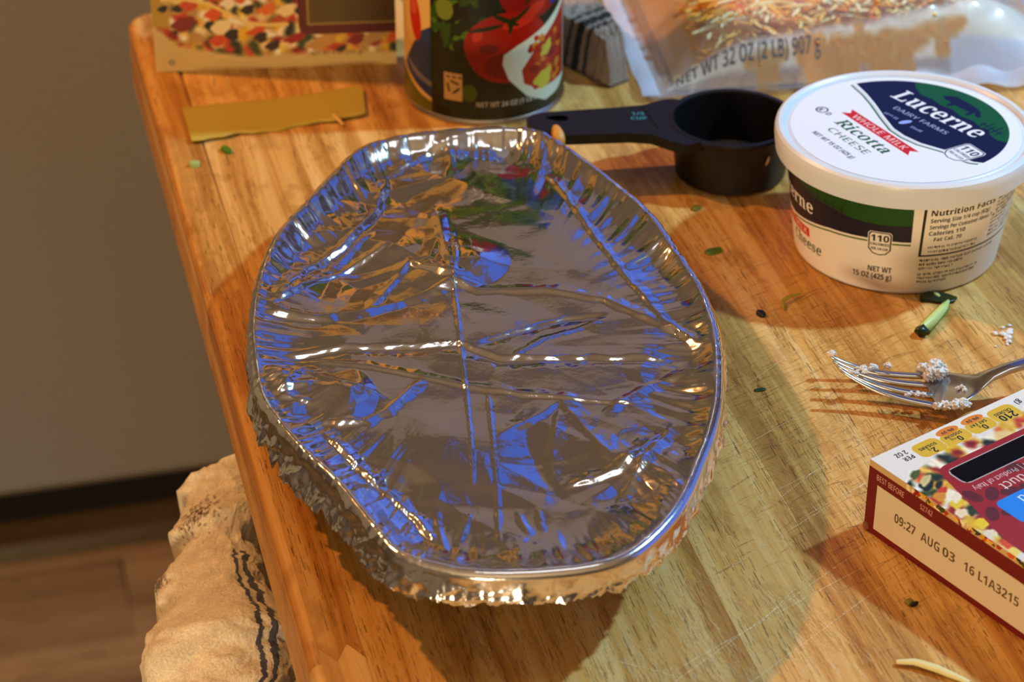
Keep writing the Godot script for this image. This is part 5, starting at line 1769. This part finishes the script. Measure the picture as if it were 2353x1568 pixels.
func scraps() -> void:
	var pasta := mat(lin(0.50, 0.37, 0.045), 0.5)
	# the lasagna sheet, slightly bowed, resting on the counter
	var c := [Vector2(0.0146, 0.1305), Vector2(0.1088, 0.1282), Vector2(0.1046, 0.1592), Vector2(0.0146, 0.1668)]
	var top := func(u: float, v: float):
		var p: Vector2 = (c[0] as Vector2).lerp(c[1], u).lerp((c[3] as Vector2).lerp(c[2], u), v)
		if v > 0.9: p.y += 0.0009 * sin(u * 17.0) + 0.0006 * sin(u * 41.0)
		return Vector3(p.x - 0.06, 0.0016 + 0.0016 * (u - 0.5) * (u - 0.5) * 4.0 * 0.6 + 0.0004 * sin(u * 9.0), p.y - 0.147)
	var ls := thing("lasagna_sheet", "single dry yellow lasagna sheet lying in front of the upright pasta box", "pasta", Vector3(0.06, TOP, 0.147))
	var P := PackedVector3Array()
	var nu := 40
	# a loop across the sheet's thickness, swept along it
	var ring := 2 * 12
	for i in nu:
		for k in ring:
			var v := (k / 11.0) if k < 12 else ((ring - 1 - k) / 11.0)
			var q: Vector3 = top.call(float(i) / (nu - 1), v)
			P.append(q if k < 12 else q - Vector3(0, 0.0013, 0))
	part("sheet", mesh_of(P, grid_idx(ring, nu, true), PackedVector2Array()), pasta, ls)
	# zucchini: skin flake and cut stick beside the tub
	var skin := mat(Color(0.03, 0.16, 0.03), 0.35)
	var flesh := mat(Color(0.78, 0.84, 0.5), 0.45)
	flesh.subsurf_scatter_enabled = true
	flesh.subsurf_scatter_strength = 0.08
	var rind := mat(Color(0.28, 0.5, 0.06), 0.4)
	var fk := thing("zucchini_flake", "dark green zucchini skin flake lying against the front of the tub", "zucchini", Vector3(0.3160, TOP, 0.3990))
	part("skin", chip([Vector2(-0.0068, -0.0034), Vector2(-0.002, -0.0054), Vector2(0.0035, -0.0036), Vector2(0.0062, -0.0012), Vector2(0.0088, 0.0024), Vector2(0.0060, 0.0052), Vector2(0.0012, 0.0050), Vector2(-0.0040, 0.0020), Vector2(-0.0078, 0.0006)], 0.0013), skin, fk, Vector3(0, 0.0016, 0))
	part("flesh", chip([Vector2(-0.0008, -0.0022), Vector2(0.0008, -0.0016), Vector2(0.0012, 0.0010), Vector2(0.0002, 0.0018), Vector2(-0.0010, -0.0004)], 0.0006), flesh, fk, Vector3(0.0004, 0.0021, -0.001))
	var a := Vector3(0.2962, 0, 0.4272)
	var b := Vector3(0.3180, 0, 0.4068)
	var st := thing("zucchini_stick", "pale cut zucchini stick with a dark green end, in front of the tub", "zucchini", a + Vector3(0, TOP, 0))
	var d := b - a
	part("flesh", tube([d * 0.10 + Vector3(0, 0.0026, 0), d * 0.4 + Vector3(0, 0.0028, 0), d * 0.8 + Vector3(0, 0.0032, 0), d + Vector3(0, 0.0038, 0)], [0.0030, 0.0031, 0.0024, 0.0007], 4, 0.85), flesh, st)
	part("skin", tube([Vector3(0, 0.0024, 0), d * 0.11 + Vector3(0, 0.0026, 0)], [0.0029, 0.0033], 4, 0.85), skin, st)
	part("edge", tube([d * 0.105 + Vector3(0.0026, 0.0014, 0.0006), d * 0.8 + Vector3(0.002, 0.0022, 0.0004), d + Vector3(0, 0.0038, 0)], [0.0009, 0.0009, 0.0005], 6), rind, st)
	# small green bits
	var bit := func(label: String, p: Vector2, poly: Array, h: float, m: Material, turn := 0.0):
		single("zucchini_bit", chip(poly, h), m, label, "zucchini", Vector3(p.x, TOP + h, p.y), turn, "zucchini bits scattered on the counter")
	var oval := func(rx: float, rz: float) -> Array:
		var o := []
		for i in 10: o.append(Vector2(cos(TAU * i / 10.0) * rx * (1.0 + 0.15 * sin(i * 2.3)), sin(TAU * i / 10.0) * rz))
		return o
	bit.call("green zucchini bit just in front of the lasagna sheet", Vector2(0.0300, 0.1795), oval.call(0.0020, 0.0036), 0.0022, mat(Color(0.24, 0.45, 0.06), 0.35), 0.5)
	bit.call("pale green zucchini bit near the counter's left edge", Vector2(0.0126, 0.1905), oval.call(0.0028, 0.0022), 0.0022, mat(Color(0.62, 0.72, 0.42), 0.35))
	bit.call("green zucchini sliver between the dish and the tub", Vector2(0.2328, 0.3343), oval.call(0.0044, 0.0022), 0.0014, mat(Color(0.3, 0.42, 0.04), 0.4), 0.2)
	bit.call("faint olive sliver in front of the measuring cup", Vector2(0.2378, 0.2930), oval.call(0.0030, 0.0020), 0.0010, mat(Color(0.4, 0.38, 0.06), 0.4), 0.5)
	bit.call("dark green speck in the shadow right of the dish", Vector2(0.2356, 0.3925), oval.call(0.0018, 0.0026), 0.0018, mat(Color(0.05, 0.1, 0.02), 0.4), 0.3)
	bit.call("tiny green speck on the chopped area left of the fork", Vector2(0.2151, 0.4500), oval.call(0.0026, 0.0010), 0.0008, mat(Color(0.06, 0.2, 0.03), 0.4))
	var db := thing("zucchini_bit", "tiny yellow-green cube with a black-green side below the pasta box", "zucchini", Vector3(0.2218, TOP, 0.6005), deg_to_rad(14.0), "zucchini bits scattered on the counter")
	part("flesh", box(0.0030, 0.0016, 0.0026, 0.0003), mat(Color(0.5, 0.48, 0.1), 0.5), db, Vector3(-0.0006, 0, -0.0012))
	part("skin", box(0.0032, 0.0017, 0.0012, 0.0003), mat(Color(0.02, 0.035, 0.015), 0.4), db, Vector3(0.0002, 0, 0.0008))
	# shreds
	var ch := mat(Color(0.90, 0.86, 0.62), 0.5)
	ch.subsurf_scatter_enabled = true
	ch.subsurf_scatter_strength = 0.1
	curl_piece("long pale shred at the front edge, below the pasta box", [Vector3(0.2030, 0.0014, 0.6312), Vector3(0.2090, 0.0020, 0.6335), Vector3(0.2150, 0.0018, 0.6385), Vector3(0.2235, 0.0014, 0.6480)], 0.0017, ch, "cheese")
	curl_piece("thin yellow-green curl between the dish and the tub", [Vector3(0.2466, 0.0010, 0.3915), Vector3(0.2478, 0.0016, 0.3860), Vector3(0.2520, 0.0020, 0.3835), Vector3(0.2585, 0.0012, 0.3810)], 0.0010, mat(Color(0.62, 0.55, 0.16), 0.5), "zucchini")
	curl_piece("short pale shred lying across the lasagna sheet's near edge", [Vector3(0.0880, 0.0030, 0.1570), Vector3(0.0895, 0.0026, 0.1620), Vector3(0.0915, 0.0012, 0.1670)], 0.0011, mat(Color(0.85, 0.68, 0.36), 0.5), "cheese")
	curl_piece("tiny shred stuck to the outside of the black measuring cup", [Vector3(0.2741, 0.0220, 0.2905), Vector3(0.2737, 0.0195, 0.2902), Vector3(0.2730, 0.0172, 0.2896)], 0.0008, mat(Color(0.7, 0.55, 0.36), 0.5), "cheese")
	curl_piece("thick yellow shred draped over the near edge of the measuring cup's handle", [Vector3(0.1792, 0.0313, 0.2528), Vector3(0.1785, 0.0312, 0.2595), Vector3(0.1784, 0.0288, 0.2630), Vector3(0.1786, 0.0235, 0.2640)], 0.0030, mat(Color(0.85, 0.6, 0.22), 0.5), "cheese")
	# ricotta crumbs on the wood, right of the stick
	var r := RandomNumberGenerator.new()
	r.seed = 15
	var rc := mat(lin(0.84, 0.82, 0.80), 0.6)
	var spots := [[0.3290, 0.4330, 1.3], [0.3318, 0.4345, 1.5], [0.3330, 0.4375, 1.7], [0.3322, 0.4405, 1.2], [0.3352, 0.4340, 1.6], [0.3368, 0.4318, 1.1], [0.3344, 0.4290, 0.9], [0.3380, 0.4280, 0.9], [0.3306, 0.4420, 0.8], [0.3250, 0.4425, 0.6]]
	var names := ["leftmost crumb of the ricotta trail right of the zucchini stick", "second crumb of the ricotta trail right of the zucchini stick", "largest ricotta crumb on the wood right of the zucchini stick", "ricotta crumb just in front of the largest one on the wood", "bright ricotta crumb right of the largest one on the wood", "ricotta crumb near the photo's right edge above the fork handle", "small ricotta crumb at the back of the trail above the fork", "small ricotta crumb farthest right in the trail above the fork", "small ricotta crumb at the near end of the trail above the fork", "faint single ricotta speck left of the crumb trail"]
	for i in spots.size():
		var s: float = spots[i][2] * 0.001
		single("ricotta_crumb", lumps([[Vector3(0, s * 0.5, 0), Vector3(s, s * 0.55, s * 1.1)], [Vector3(s * 0.7, s * 0.4, s * 0.5), Vector3(s * 0.6, s * 0.45, s * 0.6)]], 20 + i, 0.3, 10, 7), rc, names[i], "ricotta", Vector3(spots[i][0], TOP, spots[i][1]), r.randf() * TAU, "ricotta crumbs on the counter")
